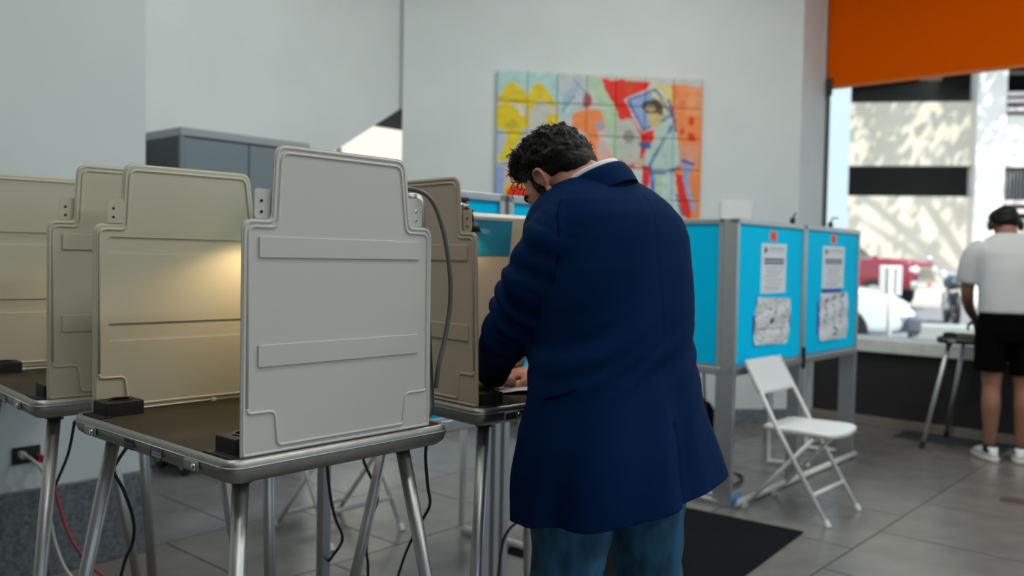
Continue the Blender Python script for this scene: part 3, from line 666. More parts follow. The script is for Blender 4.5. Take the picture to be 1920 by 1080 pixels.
MB().tube([rel((-0.214, 4.081, 0.022)), rel((0.30, 3.66, 0.022))], 0.018, 10).obj('foot_bar', M_whitem, b4, smooth=True)
MB().prism([(0.02, 0.04), (0.80, 0.04), (0.80, 0.62), (0.02, 0.62)], 0.70, 0.735, lambda a, b, z: U * a + V * b + Z * z).obj('worktop', M_whitem, b4, bevel=0.006)
MB().prism([(0.02, 0.04), (0.79, 0.04), (0.79, 0.62), (0.02, 0.62)], 0.70, 0.735, lambda a, b, z: U * a + V * b + Z * z).obj('worktop', M_whitem, b5, bevel=0.006)
MB().box(0.71, 0.75, -0.012, 0.030, 0.0, 0.72, rot).obj('post', M_alu_post, b5, bevel=0.004)
# stickers, papers and tape on the boards
def sticker(u, z, label, s=0.038):
    o = painted('square_sticker', None, 10, 10, lambda a, b: P(u + (a - 0.5) * 2 * s, VB - 0.0046, z + (0.5 - b) * 2 * s * 0.62), lambda a, b: (0.75, 0.05, 0.01) if abs(a - 0.5) < 0.27 and abs(b - 0.5) < 0.3 else (0.92, 0.10, 0.05))
    return tag(o, label, 'sticker')
sticker(4.676, 1.452, 'red square sticker above the map notice on the blue board', 0.045)
sticker(5.556, 1.459, 'red square sticker on the blue board nearest the window', 0.045)
sticker(2.72, 1.43, 'red square sticker on the blue board behind the tan booth', 0.045)
sheet('white printed notice above the map on the blue board', 4.531, 4.852, 1.131, 1.410, VB, notice_a)
sheet('crumpled map sheet on the blue board behind the folding chair', 4.470, 4.905, 0.842, 1.105, VB, notice_map, 0.011, -0.03)
sheet('white printed notice on the blue board nearest the window', 5.385, 5.743, 1.146, 1.414, VB, notice_a)
sheet('crumpled sheet of arrows on the blue board nearest the window', 5.352, 5.812, 0.818, 1.118, VB, notice_lines, 0.012, 0.0)
def tape(u0, u1, z0, z1, label): return tag(MB().prism([(u0, z0), (u1, z0), (u1, z1), (u0, z1)], VB - 0.0062, VB - 0.0043, lambda a, z, v: P(a, v, z)).obj('tape_strip', M_bluetape), label, 'tape')
tape(4.445, 4.485, 0.905, 1.01, 'dark blue tape at the left of the map sheet')
tape(4.89, 4.93, 0.93, 1.035, 'dark blue tape at the right of the map sheet')
tape(5.39, 5.70, 1.112, 1.146, 'wide dark blue tape between the two sheets nearest the window')
tape(5.325, 5.365, 0.86, 1.06, 'dark blue tape at the left of the arrow sheet')
tape(5.80, 5.835, 0.92, 1.07, 'dark blue tape at the right of the arrow sheet')
# black clamps on the board tops
for k, u in enumerate((4.95, 5.52)):
    c_ = thing('board_clamp', ['small black clamp on top of the map board', 'small black bent clamp on the board nearest the window'][k], 'clamp', P(u, VB + 0.006, 1.533))
    MB().box(-0.014, 0.014, -0.012, 0.012, 0.0, 0.035, rot).obj('clamp_body', M_black, c_, bevel=0.003)
    MB().tube(spline([rot @ Vector((0, 0, 0.03)), rot @ Vector((0.03, 0, 0.06)), rot @ Vector((0.12 if k else 0.04, 0, 0.065))], 4), 0.005, 6).obj('clamp_arm', M_black, c_, smooth=True)
tag(MB().box(-0.008, 0.008, -0.01, 0.01, -0.07, 0.06, Matrix.Translation(P(5.10, VB - 0.022, 0.74)) @ rot).obj('hook_strap', M_black, bevel=0.003), 'black strap hook where the two blue boards join', 'hook')

# small sign seen above the boards, on the wall
tag(MB().box(-0.13, 0.13, -0.006, 0.006, -0.10, 0.10, Matrix.Translation(A0 + WD * 2.66 - WN * 0.012 + Z * 1.69) @ Matrix.Rotation(math.atan2(WD.y, WD.x), 4, 'Z')).obj('wall_notice', M_paper, bevel=0.002), 'small white notice on the wall right of the painting', 'notice')

# ============================================================ FOLDING CHAIRS
def chair(label, c, rz):
    o = thing('folding_chair', label, 'chair', (c[0], c[1], 0), rz, 'white folding chairs')
    W_ = 0.205
    for s in (-1, 1):
        fl = MB().tube([(0.215, s * W_, 0.012), (-0.06, s * W_, 0.455), (-0.245, s * (W_ - 0.012), 0.785)], 0.0115, 12).obj('front_leg', M_whitem, o, smooth=True)
        MB().tube([(0.225, s * W_, 0.0), (0.205, s * W_, 0.028)], 0.0155, 12).obj('foot_cap', M_whitep, fl, smooth=False)
        rl_ = MB().tube([(-0.235, s * (W_ - 0.022), 0.012), (0.125, s * (W_ - 0.022), 0.425)], 0.0105, 12).obj('rear_leg', M_whitem, o, smooth=True)
        MB().tube([(-0.245, s * (W_ - 0.022), 0.0), (-0.225, s * (W_ - 0.022), 0.026)], 0.0145, 12).obj('foot_cap', M_whitep, rl_, smooth=False)
    MB().tube([(0.135, -W_, 0.14), (0.135, W_, 0.14)], 0.0105, 12).obj('front_stretcher', M_whitem, o, smooth=True)
    MB().tube([(-0.175, -W_ + 0.022, 0.08), (-0.175, W_ - 0.022, 0.08)], 0.0105, 12).obj('rear_stretcher', M_whitem, o, smooth=True)
    MB().tube([(0.10, -W_ + 0.022, 0.40), (0.10, W_ - 0.022, 0.40)], 0.009, 12).obj('seat_stretcher', M_whitem, o, smooth=True)
    # seat: rounded slab, dished
    outl = rounded([(-0.165, -0.175), (0.215, -0.205), (0.235, 0.0), (0.215, 0.205), (-0.165, 0.175)], [0.06, 0.08, 0.3, 0.08, 0.06], 6)
    def sc(k, z): return [Vector((0.03 + (x - 0.03) * k, y * k, z + (0.010 * (abs(y) / 0.2) ** 2) * k)) for x, y in outl]
    MB().rings([sc(0.90, 0.418), sc(0.985, 0.423), sc(1.0, 0.436), sc(0.985, 0.448), sc(0.93, 0.452), sc(0.5, 0.445), sc(0.02, 0.443)]).obj('seat', M_whitep, o, smooth=True)
    # back: curved rounded slab
    bo = rounded([(-0.215, 0.0), (0.215, 0.0), (0.205, 0.20), (-0.205, 0.20)], [0.035, 0.035, 0.06, 0.06], 6)
    ax = Vector((-0.245 + 0.06, 0, 0.785 - 0.455)).normalized(); nn = Vector((ax.z, 0, -ax.x))
    def bk(k, t): return [Vector((-0.150, 0, 0.615)) + ax * (0.1 + (h_ - 0.1) * k) + Vector((0, y * k, 0)) + nn * (t - 0.028 * (1 - (y * k / 0.215) ** 2)) for y, h_ in bo]
    MB().rings([bk(0.02, -0.013), bk(0.25, -0.013), bk(0.5, -0.013), bk(0.75, -0.013), bk(0.96, -0.013), bk(1.0, -0.006), bk(1.0, 0.006), bk(0.96, 0.013), bk(0.75, 0.013), bk(0.5, 0.013), bk(0.25, 0.013), bk(0.02, 0.013)]).obj('backrest', M_whitep, o, smooth=True)
    return o
chair('white folding chair standing in front of the blue boards', (1.555, 4.585), GROT - math.pi / 2)
chair('white folding chair glimpsed through the legs below the nearest booth', (-0.80, 4.10), GROT - math.pi / 2)

# floor mat, floor outlet
fm = MB().prism(rounded([(2.35, 0.45), (3.98, 1.36), (4.09, 1.75), (3.98, 2.35), (2.35, 2.35)], 0.01, 2), 0.0, 0.008, lambda a, b, z: P(a, b, z))
_a, _b, _c, _d = Vector((1.433, 4.19, 0)), Vector((0.60, 4.83, 0)), Vector((-0.02, 3.83, 0)), Vector((0.72, 3.22, 0))
fm = MB().add([p + Z * z for z in (0.0, 0.008) for p in (_a, _b, _c, _d)], [(3, 2, 1, 0), (4, 5, 6, 7), (0, 1, 5, 4), (1, 2, 6, 5), (2, 3, 7, 6), (3, 0, 4, 7)])
tag(fm.obj('floor_mat', M_mat, bevel=0.003), 'black textured floor mat behind the man in navy', 'floor mat')
tag(MB().lathe([(0.0, 0.0), (0.075, 0.0), (0.07, 0.006), (0.0, 0.007)], 24, Matrix.Translation((2.82, 4.83, 0))).obj('floor_outlet_cover', mat('bronze_cover', (0.07, 0.05, 0.03), 0.5), smooth=False), 'round brown outlet cover set in the floor at the right', 'outlet cover')

# ============================================================ LEFT WALL OUTLET, CABLES
ob = thing('wall_outlet', 'black recessed outlet box low on the left wall', 'outlet', P(1.302, 3.668, 0.494), GROT)
MB().box(-0.052, 0.052, -0.006, 0.0, -0.034, 0.034).obj('cover_plate', M_black, ob, bevel=0.003)
for x in (-0.025, 0.025): MB().box(x - 0.016, x + 0.016, -0.008, -0.005, -0.02, 0.02).obj('socket', M_cablek, ob, bevel=0.002)
def pc(p): return p
wp = cable('power_cable', [P(1.285, 3.65, 0.50), P(1.30, 3.60, 0.485), P(1.335, 3.585, 0.43), P(1.35, 3.575, 0.30), P(1.37, 3.55, 0.14), P(1.40, 3.47, 0.03), P(1.46, 3.33, 0.012), P(1.52, 3.25, 0.012), P(1.45, 3.20, 0.012), P(1.40, 3.30, 0.012)], 0.006, M_cablew, 'white power cord hanging from the wall outlet', 'power cable')
MB().tube([P(1.28, 3.667, 0.50), P(1.285, 3.642, 0.498)], 0.014, 12).obj('plug', M_cablew, wp, smooth=False)
rc = cable('extension_cable', [P(1.345, 3.645, 0.478), P(1.36, 3.60, 0.44), P(1.38, 3.57, 0.33), P(1.395, 3.50, 0.20), P(1.43, 3.42, 0.10), P(1.48, 3.36, 0.03), P(1.44, 3.22, 0.012), P(1.36, 3.10, 0.012)], 0.0055, M_cablered, 'red extension cord running down the left wall', 'extension cable')
MB().tube([P(1.345, 3.667, 0.478), P(1.347, 3.63, 0.476)], 0.015, 12).obj('plug', M_cablered, rc, smooth=False)
ps = thing('power_strip', 'red power strip on the floor at the lower left', 'power strip', P(1.33, 3.06, 0), GROT + 0.4)
MB().box(-0.12, 0.12, -0.03, 0.03, 0.0, 0.04).obj('housing', M_cablered, ps, bevel=0.006)
for x in (-0.08, -0.03, 0.02, 0.07): MB().box(x - 0.014, x + 0.014, -0.016, 0.016, 0.038, 0.042).obj('socket', M_black, ps, bevel=0.002)
def ray_pt(x, y, Yd):
    d = fw + ir * ((x - 960) / F_PX) + iu * ((540 - y) / F_PX)
    return Vector((0, 0, H)) + d * (Yd / d.y)
# the grey supply cable looping out of the nearest booth
mw1 = Matrix.Translation(bo1.location) @ Matrix.Rotation(bo1.rotation_euler.z, 4, 'Z')
cable('lamp_cable', [mw1 @ Vector(p) for p in ((0.40, -0.20, 1.437), (0.41, -0.28, 1.445), (0.445, -0.315, 1.428), (0.475, -0.325, 1.37), (0.50, -0.325, 1.28), (0.51, -0.32, 1.20), (0.50, -0.315, 1.12), (0.485, -0.312, 1.06), (0.49, -0.30, 1.01))], 0.0052, M_cable, 'thick grey cable looping from the bracket of the nearest booth')
cable('power_cable', [ray_pt(806, 800, 2.05), ray_pt(798, 850, 2.1), ray_pt(802, 910, 2.15), ray_pt(806, 945, 2.2), ray_pt(792, 975, 2.25), ray_pt(768, 1020, 2.35), ray_pt(748, 1075, 2.45), Vector((-0.42, 2.62, 0.006)), Vector((-0.6, 2.75, 0.006))], 0.004, M_cablek, 'black power cord hanging from the back corner of the nearest booth', 'power cable')
cable('power_cable', [ray_pt(612, 850, 2.4), ray_pt(618, 920, 2.45), ray_pt(628, 970, 2.5), ray_pt(642, 1010, 2.55), ray_pt(622, 1045, 2.62), ray_pt(598, 1078, 2.7), Vector((-0.70, 2.8, 0.006)), Vector((-0.9, 2.9, 0.006))], 0.0045, M_cablek, 'black power cord hanging left of the slanted far leg', 'power cable')
cable('power_cable', [ray_pt(678, 845, 2.5), ray_pt(684, 870, 2.5), ray_pt(702, 910, 2.5), ray_pt(707, 940, 2.5), ray_pt(692, 980, 2.55), ray_pt(687, 1030, 2.6), ray_pt(690, 1078, 2.65), Vector((-0.45, 2.75, 0.006)), Vector((-0.62, 2.9, 0.006))], 0.0045, M_cablek, 'black power cord beside the slanted far leg', 'power cable')
cable('power_cable', [ray_pt(140, 790, 2.5), ray_pt(128, 850, 2.55), ray_pt(108, 900, 2.6), ray_pt(96, 930, 2.62), ray_pt(90, 990, 2.68), ray_pt(88, 1060, 2.75), Vector((-1.5, 2.85, 0.006)), Vector((-1.4, 3.0, 0.006))], 0.0045, M_cablek, 'black power cord hanging under the booth at the left edge', 'power cable')
cable('power_cable', [ray_pt(248, 825, 2.2), ray_pt(222, 862, 2.25), ray_pt(214, 885, 2.28), ray_pt(232, 920, 2.3), ray_pt(250, 975, 2.35), ray_pt(248, 1020, 2.4), ray_pt(228, 1075, 2.45), Vector((-1.2, 2.55, 0.006)), Vector((-1.3, 2.7, 0.006))], 0.0045, M_cablek, 'black looping power cord under the nearest booth, left side', 'power cable')
cable('power_cable', [ray_pt(990, 970, 2.9), ray_pt(962, 985, 3.0), ray_pt(945, 1010, 3.05), ray_pt(938, 1045, 3.1), Vector((-0.06, 3.16, 0.006)), Vector((-0.2, 3.3, 0.006))], 0.005, M_cablek, 'black power cord left of the jeans near the floor', 'power cable')
cable('power_cable', [P(4.62, 2.62, 0.70), P(4.66, 2.70, 0.42), P(4.58, 2.62, 0.22), P(4.45, 2.55, 0.10), P(4.42, 2.45, 0.012), P(4.60, 2.35, 0.012), P(4.85, 2.40, 0.012), P(5.0, 2.6, 0.012), P(5.05, 2.75, 0.2), P(5.06, 2.8, 0.7)], 0.008, M_cablek, 'dark cord looping on the floor under the blue boards', 'power cable')
tag(MB().tube([P(4.20, 2.13, 0.03), P(4.245, 2.118, 0.085)], 0.006, 8, flat=2.6).obj('tape_strip', mat('bright_blue_tape', (0.01, 0.22, 0.55), 0.5), smooth=True), 'bright blue tape wrapped at the foot of the near blue post', 'tape')
# things beneath the boards
bgp = thing('plastic_bag', 'crumpled white plastic bag on the floor behind the blue boards', 'bag', P(5.0, 3.25, 0))
MB().ell((0, 0, 0.15), (0.17, 0.13, 0.16), nu=24, nv=16, fn=lambda d: 1 + 0.22 * noise.noise(d * 2.3) + 0.1 * noise.noise(d * 6)).obj('bag_body', M_whitep, bgp, smooth=True)
for s in (-1, 1): MB().tube(spline([(s * 0.05, -0.02, 0.27), (s * 0.06, 0, 0.36), (s * 0.02, 0.02, 0.38), (-s * 0.01, 0.02, 0.28)], 5), 0.008, 6).obj('handle', M_whitep, bgp, smooth=True)
bx_ = thing('cardboard_carton', 'open brown cardboard carton behind the plain blue board', 'carton', P(4.95, 3.95, 0), GROT + 0.2)
M_card = mat('cardboard', (0.42, 0.27, 0.15), 0.8)
for a in ((-0.22, 0.22, -0.16, -0.152, 0, 0.5), (-0.22, 0.22, 0.152, 0.16, 0, 0.5), (-0.22, -0.212, -0.16, 0.16, 0, 0.5), (0.212, 0.22, -0.16, 0.16, 0, 0.5)): MB().box(*a).obj('side', M_card, bx_)
MB().box(-0.215, 0.215, -0.155, 0.155, 0.0, 0.008).obj('bottom', M_card, bx_)
for s in (-1, 1): MB().box(-0.21, 0.21, 0, 0.15, 0, 0.006, Matrix.Translation((0, s * 0.158, 0.5)) @ Matrix.Rotation(0 if s > 0 else math.pi, 4, 'Z') @ Matrix.Rotation(-0.5, 4, 'X')).obj('flap', M_card, bx_)
tote = thing('black_tote', 'black backpack slumped on the floor behind the folding chair', 'backpack', P(5.45, 3.05, 0), GROT)
MB().ell((0, 0, 0.17), (0.16, 0.12, 0.18), nu=24, nv=14, fn=lambda d: 1 + 0.10 * noise.noise(d * 2)).obj('pack_body', M_shorts, tote, smooth=True)
MB().ell((0, -0.09, 0.12), (0.11, 0.06, 0.09), nu=20, nv=12).obj('front_pocket', M_shorts, tote, smooth=True)
MB().tube(spline([(-0.04, 0, 0.34), (0, 0, 0.39), (0.04, 0, 0.34)], 6), 0.009, 8).obj('handle', M_shorts, tote, smooth=True)

# ============================================================ PEOPLE
from mathutils.bvhtree import BVHTree
def ringpts(c, lat, fr, a, b, n=36, pw=2.3, tilt=0.0, upv=Z):
    out = []
    for k in range(n):
        t = 2 * math.pi * k / n; cs, sn = math.cos(t), math.sin(t)
        x = a * math.copysign(abs(cs) ** (2 / pw), cs); y = b * math.copysign(abs(sn) ** (2 / pw), sn)
        out.append(Vector(c) + lat * x + fr * y + upv * (tilt * y))
    return out
def limb(mb, pts, radii, sides=16, n=5, flat=1.0):
    P_ = spline(pts, n); Rr = []
    for i in range(len(P_)):
        f = i / n; k = min(int(f), len(radii) - 2); t = f - k
        t = t * t * (3 - 2 * t) if False else t
        Rr.append(radii[k] * (1 - t) + radii[k + 1] * t)
    return mb.tube(P_, 0, sides, radii=Rr, flat=flat)
def blob(mb, c, r, m=None, **k): return mb.ell(c, r, m, nu=k.get('nu', 18), nv=k.get('nv', 12))
def hand(mb, wrist, d, palm_n, thumb_side, curl=0.5, s=1.0, spread=0.06):
    """wrist point, finger direction, palm normal (the way the palm faces), side of the thumb as +-1"""
    d = Vector(d).normalized(); pn = Vector(palm_n); pn = (pn - d * pn.dot(d)).normalized(); sd = d.cross(pn) * thumb_side
    W = Vector(wrist)
    rs = []
    for t, hw, th in ((0, 0.027, 0.019), (0.03, 0.036, 0.018), (0.06, 0.041, 0.016), (0.088, 0.040, 0.0135), (0.096, 0.034, 0.010)):
        rs.append([W + d * t * s + sd * (hw * s * math.cos(2 * math.pi * k / 14)) - pn * (th * s * math.sin(2 * math.pi * k / 14)) for k in range(14)])
    mb.rings(rs)
    for off, ln, r in ((0.029, 0.070, 0.0088), (0.010, 0.079, 0.0092), (-0.009, 0.073, 0.0088), (-0.027, 0.058, 0.0078)):
        b = W + d * 0.086 * s + sd * off * s; dd = (d + sd * off * spread * 40 * 0.02).normalized(); pts = [b - dd * 0.015 * s, b]
        ang = 0.0
        for seg, a in ((0.45, curl * 0.8), (0.31, curl * 1.1), (0.24, curl * 0.8)):
            ang += a; b = b + (dd * math.cos(ang) + pn * math.sin(ang)) * ln * seg * s; pts.append(b)
        mb.tube(pts, 0, 10, radii=[r * s * q for q in (1.0, 1.0, 0.96, 0.88, 0.72)])
        mb.ell(pts[-1], (r * s * 0.74,) * 3, nu=10, nv=6)
    b = W + d * 0.028 * s + sd * 0.030 * s
    p1 = b + (sd * 0.7 + d * 0.65 + pn * 0.35).normalized() * 0.042 * s; p2 = p1 + (d * 0.85 + sd * 0.25 + pn * 0.5).normalized() * 0.030 * s; p3 = p2 + (d * 0.95 + pn * 0.45 - sd * 0.1).normalized() * 0.024 * s
    mb.tube([W + d * 0.015 * s + sd * 0.012 * s, b, p1, p2, p3], 0, 10, radii=[0.014 * s, 0.0145 * s, 0.0115 * s, 0.0102 * s, 0.0078 * s]); mb.ell(p3, (0.008 * s,) * 3, nu=10, nv=6)
def head_pieces(mb, M):
    """M: head matrix, local x right, y forward, z up, origin mid-skull"""
    q = lambda x, y, z: M @ Vector((x, y, z)); R3 = M.to_3x3()
    def e(c, r, rot=None): mb.ell(q(*c), r, (R3 @ rot) if rot else R3, nu=24, nv=16)
    e((0, -0.008, 0.018), (0.074, 0.094, 0.086)); e((0, 0.045, -0.01), (0.062, 0.050, 0.075)); e((0, 0.040, -0.055), (0.055, 0.052, 0.055))
    e((0, 0.058, -0.092), (0.036, 0.034, 0.026)); e((0, 0.082, 0.012), (0.048, 0.014, 0.012))
    for s in (-1, 1):
        e((s * 0.038, 0.068, -0.035), (0.022, 0.020, 0.018)); e((s * 0.032, 0.080, -0.004), (0.016, 0.012, 0.010))
        e((s * 0.050, 0.020, -0.075), (0.018, 0.045, 0.022)); e((s * 0.013, 0.096, -0.045), (0.011, 0.011, 0.009))
    limb(mb, [q(0, 0.086, 0.0), q(0, 0.100, -0.022), q(0, 0.112, -0.042), q(0, 0.100, -0.050)], [0.009, 0.011, 0.013, 0.010], 10, 3)
    e((0, 0.090, -0.066), (0.024, 0.011, 0.006)); e((0, 0.087, -0.077), (0.021, 0.011, 0.007))
    for s in (-1, 1):
        pts = [(s * 0.074, 0.006, -0.046), (s * 0.080, 0.000, -0.030), (s * 0.090, -0.012, -0.012), (s * 0.092, -0.012, 0.008), (s * 0.086, 0.004, 0.016), (s * 0.078, 0.016, 0.006), (s * 0.075, 0.014, -0.012)]
        mb.tube([q(*p) for p in [Vector(a) for a in spline(pts, 3)]], 0.0055, 8)
        e((s * 0.078, 0.0, -0.014), (0.007, 0.015, 0.024)); e((s * 0.078, 0.004, -0.046), (0.008, 0.010, 0.011))

# ---------------- the man in the navy jacket
MAN = Vector((0.265, 2.13, 0))
HD = R(-40); MF = Vector((math.sin(HD), math.cos(HD), 0)); ML = Vector((-math.cos(HD), math.sin(HD), 0))
person = thing('person', 'person in navy jacket and jeans bent over the tan booth, writing', 'person', MAN)
OFF = -MAN
def rel_man(me):
    me.transform(Matrix.Translation(OFF)); return me
# jacket rings: z, x, y, half width, half depth
JR = [(0.60, 0.288, 2.115, 0.306, 0.216), (0.70, 0.279, 2.118, 0.291, 0.206), (0.80, 0.266, 2.122, 0.280, 0.196), (0.88, 0.258, 2.125, 0.264, 0.186), (0.96, 0.257, 2.13, 0.244, 0.172), (1.04, 0.254, 2.14, 0.232, 0.162),
      (1.12, 0.250, 2.15, 0.228, 0.160), (1.20, 0.244, 2.16, 0.232, 0.164), (1.28, 0.240, 2.17, 0.234, 0.168), (1.345, 0.236, 2.18, 0.230, 0.165), (1.395, 0.228, 2.18, 0.218, 0.155), (1.432, 0.220, 2.18, 0.196, 0.136), (1.462, 0.212, 2.18, 0.158, 0.112), (1.488, 0.205, 2.18, 0.112, 0.088), (1.50, 0.20, 2.18, 0.085, 0.075)]
jm = MB().rings([ringpts((x, y, z), -ML, MF, a, b, 40, 2.35, tilt=(0.0 if z < 1.3 else -0.12)) for z, x, y, a, b in JR])
LS = [(0.135, 2.075, 1.385), (0.100, 2.065, 1.33), (0.052, 2.085, 1.235), (0.006, 2.145, 1.135), (-0.034, 2.23, 1.056), (-0.050, 2.33, 0.985)]
limb(jm, LS, [0.080, 0.086, 0.080, 0.068, 0.054, 0.042], 20, 6)
RS_ = [(0.345, 2.27, 1.375), (0.372, 2.33, 1.30), (0.350, 2.42, 1.17), (0.315, 2.46, 1.10), (0.21, 2.478, 1.04), (0.10, 2.485, 1.0)]
limb(jm, RS_, [0.080, 0.082, 0.076, 0.068, 0.060, 0.047], 20, 6)
def seg_d(p, pts):
    best = (9, 0)
    for i in range(len(pts) - 1):
        a, b = Vector(pts[i]), Vector(pts[i + 1]); d = b - a; t = max(0, min(1, (p - a).dot(d) / d.length_squared)); dd = (p - a - d * t).length
        if dd < best[0]: best = (dd, i + t)
    return best
def jacket_fold(p, n):
    da, ta = seg_d(p, LS)
    q = p - MAN
    lat, fr = q.dot(ML), q.dot(MF)
    ang = math.atan2(fr / 0.17, lat / 0.25)
    d = 0.0
    w_arm = max(0.0, min(1.0, (0.115 - da) / 0.03)) * (1 if ta > 0.9 else 0.3)
    # drape of the skirt
    low = max(0.0, min(1.0, (1.06 - p.z) / 0.30)) * (1 - w_arm)
    d += low * (0.017 * math.sin(ang * 5 + 1.2 + 1.8 * noise.noise((p.x * 3, p.y * 3, p.z * 1.2))) + 0.008 * math.sin(ang * 11 + 5 * p.z + 2 * noise.noise((p.x * 5, p.y * 5, p.z * 2))))
    # soft creases over the back
    body = (1 - w_arm)
    d += body * 0.010 * noise.noise((q.x * 5, q.y * 5, p.z * 7 + lat * 6))
    d += body * 0.010 * noise.noise((q.x * 5, q.y * 5, p.z * 26 + lat * 14)) * max(0, 1 - abs(p.z - 1.08) / 0.14)
    # sleeve creases around the elbow
    d += w_arm * (0.0095 * math.sin(ta * 14 + 4 * noise.noise(p * 9)) * max(0.25, 1 - abs(ta - 2.7) / 1.6) + 0.004 * noise.noise(p * 16))
    # back seam and vent
    if fr < 0: d -= body * 0.0012 * math.exp(-((lat + 0.0) / 0.006) ** 2) + (0.006 * math.exp(-((lat + 0.005) / 0.010) ** 2) if p.z < 0.93 else 0)
    return p + n * d
jme = remesh(jm, 'jacket', 0.0085, 5, jacket_fold, M_navy)
bmj = bmesh.new(); bmj.from_mesh(jme)
hn = Vector((-0.13, -0.02, 1.0)).normalized(); hp0 = Vector((0.27, 2.12, 0.733))
bmesh.ops.bisect_plane(bmj, geom=list(bmj.verts) + list(bmj.edges) + list(bmj.faces), plane_co=hp0, plane_no=hn, clear_inner=True)
bmj.to_mesh(jme); bmj.free()
bvh = BVHTree.FromPolygons([v.co.copy() for v in jme.vertices], [tuple(p.vertices) for p in jme.polygons])
def hit(x, y, b=None, lift=0.002):
    d = (fw + ir * ((x - 960) / F_PX) + iu * ((540 - y) / F_PX)).normalized()
    r = (b or bvh).ray_cast(Vector((0, 0, H)), d)
    return None if r[0] is None else r[0] + r[1] * lift - OFF * 0 + Vector((0, 0, 0))
rel_man(jme)
jacket = link('jacket', jme, person); sj = jacket.modifiers.new('cloth', 'SOLIDIFY'); sj.thickness = 0.005; sj.offset = -1; jacket['label'] = 'navy wool suit jacket'
def seam(name, px, r, m, parent):
    pts = [hit(x, y) for x, y in px]; pts = [p + OFF for p in pts if p is not None]
    if len(pts) > 1: MB().tube(spline(pts, 4), r, 6).obj(name, m, parent, smooth=True)
M_navyd = mat('navy_seam', (0.0006, 0.006, 0.03), 0.9, spec=0.03)
seam('pocket_welt', [(1018, 748), (1040, 744), (1062, 738), (1084, 729)], 0.0022, M_navyd, jacket)
seam('armhole_seam', [(1052, 372), (1046, 400), (1048, 440), (1046, 490), (1036, 535)], 0.0009, M_navyd, jacket)
# collars: bands around the leaning neck
CN = Vector((0.196, 2.165, 1.492))
tz = (Z * 0.86 + MF * 0.42 + ML * 0.18).normalized(); cx = (ML - tz * ML.dot(tz)).normalized(); cy = tz.cross(cx)
def collar(rx, ry, prof, flare=0.0):
    rs = []
    for dr, dz in prof:
        ring = []
        for k in range(40):
            t = 2 * math.pi * k / 40
            ring.append(CN + cx * ((rx + dr) * math.cos(t)) + cy * ((ry + dr) * math.sin(t)) + tz * dz)
        rs.append(ring)
    return MB().rings(rs, cap=False)
cj = collar(0.080, 0.086, [(0.014, -0.050), (0.012, -0.02), (0.005, 0.004), (0.000, 0.009), (-0.005, 0.004), (-0.004, -0.03)]).mesh('jacket_collar', M_navy, True); link('jacket_collar', rel_man(cj), jacket)
cs_ = collar(0.070, 0.076, [(0.004, -0.04), (0.003, 0.012), (0.001, 0.022), (-0.004, 0.021), (-0.004, -0.04)]).mesh('shirt_collar', M_shirt, True); link('shirt_collar', rel_man(cs_), person)
# body: head, neck, trunk, arms, hands and legs in one skin
ph = R(-52); pd = R(43)
f_h = Vector((math.sin(ph), math.cos(ph), 0)); hf = f_h * math.cos(pd) - Z * math.sin(pd); hu = f_h * math.sin(pd) + Z * math.cos(pd); hr = hf.cross(hu)
HC = Vector((0.112, 2.212, 1.503))
HM = Matrix(((hr.x, hf.x, hu.x, HC.x), (hr.y, hf.y, hu.y, HC.y), (hr.z, hf.z, hu.z, HC.z), (0, 0, 0, 1)))
bm_ = MB(); head_pieces(bm_, HM)
limb(bm_, [HM @ Vector((0, -0.02, -0.02)), HM @ Vector((0, -0.035, -0.075)), CN + Vector((-0.01, 0.01, -0.005)), CN - tz * 0.06 + Vector((0.02, 0, -0.03))], [0.062, 0.062, 0.064, 0.085], 20, 5)
bm_.rings([ringpts((x, y, z), -ML, MF, a * 0.8, b * 0.78, 28, 2.2) for z, x, y, a, b in JR[2:]])
limb(bm_, LS[:5] + [(-0.040, 2.338, 0.985), (-0.046, 2.37, 0.968)], [0.05, 0.052, 0.048, 0.042, 0.034, 0.028, 0.027], 14, 4)
limb(bm_, RS_[:5] + [(0.10, 2.486, 0.992), (0.075, 2.487, 0.978)], [0.05, 0.052, 0.048, 0.042, 0.034, 0.028, 0.027], 14, 4)
hand(bm_, (-0.046, 2.365, 0.970), (-0.10, 0.55, -0.12), (0.25, 0.0, -1.0), -1, 0.35)
hand(bm_, (0.082, 2.487, 0.982), (-0.86, -0.05, -0.16), (0.0, 0.1, -1.0), 1, 0.75)
LEG_L = [(0.165, 2.06, 0.90), (0.150, 2.045, 0.70), (0.138, 2.05, 0.48), (0.128, 2.02, 0.28), (0.120, 1.99, 0.09)]
LEG_R = [(0.335, 2.20, 0.90), (0.352, 2.205, 0.70), (0.362, 2.22, 0.48), (0.366, 2.20, 0.28), (0.370, 2.17, 0.09)]
for lg in (LEG_L, LEG_R):
    limb(bm_, lg, [0.085, 0.078, 0.055, 0.052, 0.036], 16, 5)
    f0 = Vector(lg[-1]); limb(bm_, [f0 - MF * 0.03 - Z * 0.05, f0 + MF * 0.05 - Z * 0.055, f0 + MF * 0.14 - Z * 0.068], [0.034, 0.034, 0.024], 12, 4)
body = link('body', rel_man(remesh(bm_, 'body', 0.0042, 4, None, M_skin)), person)
# eyes
for s in (-1, 1):
    e_ = MB().ell(HM @ Vector((s * 0.031, 0.0805, -0.014)), (0.0105,) * 3, nu=14, nv=10).mesh('eye', M_shirt, True); link('eye', rel_man(e_), body)
    br = MB().tube(spline([HM @ Vector((s * 0.014, 0.097, 0.008)), HM @ Vector((s * 0.032, 0.094, 0.014)), HM @ Vector((s * 0.052, 0.078, 0.008))], 4), 0.0045, 6).mesh('eyebrow', M_hair, True); link('eyebrow', rel_man(br), body)
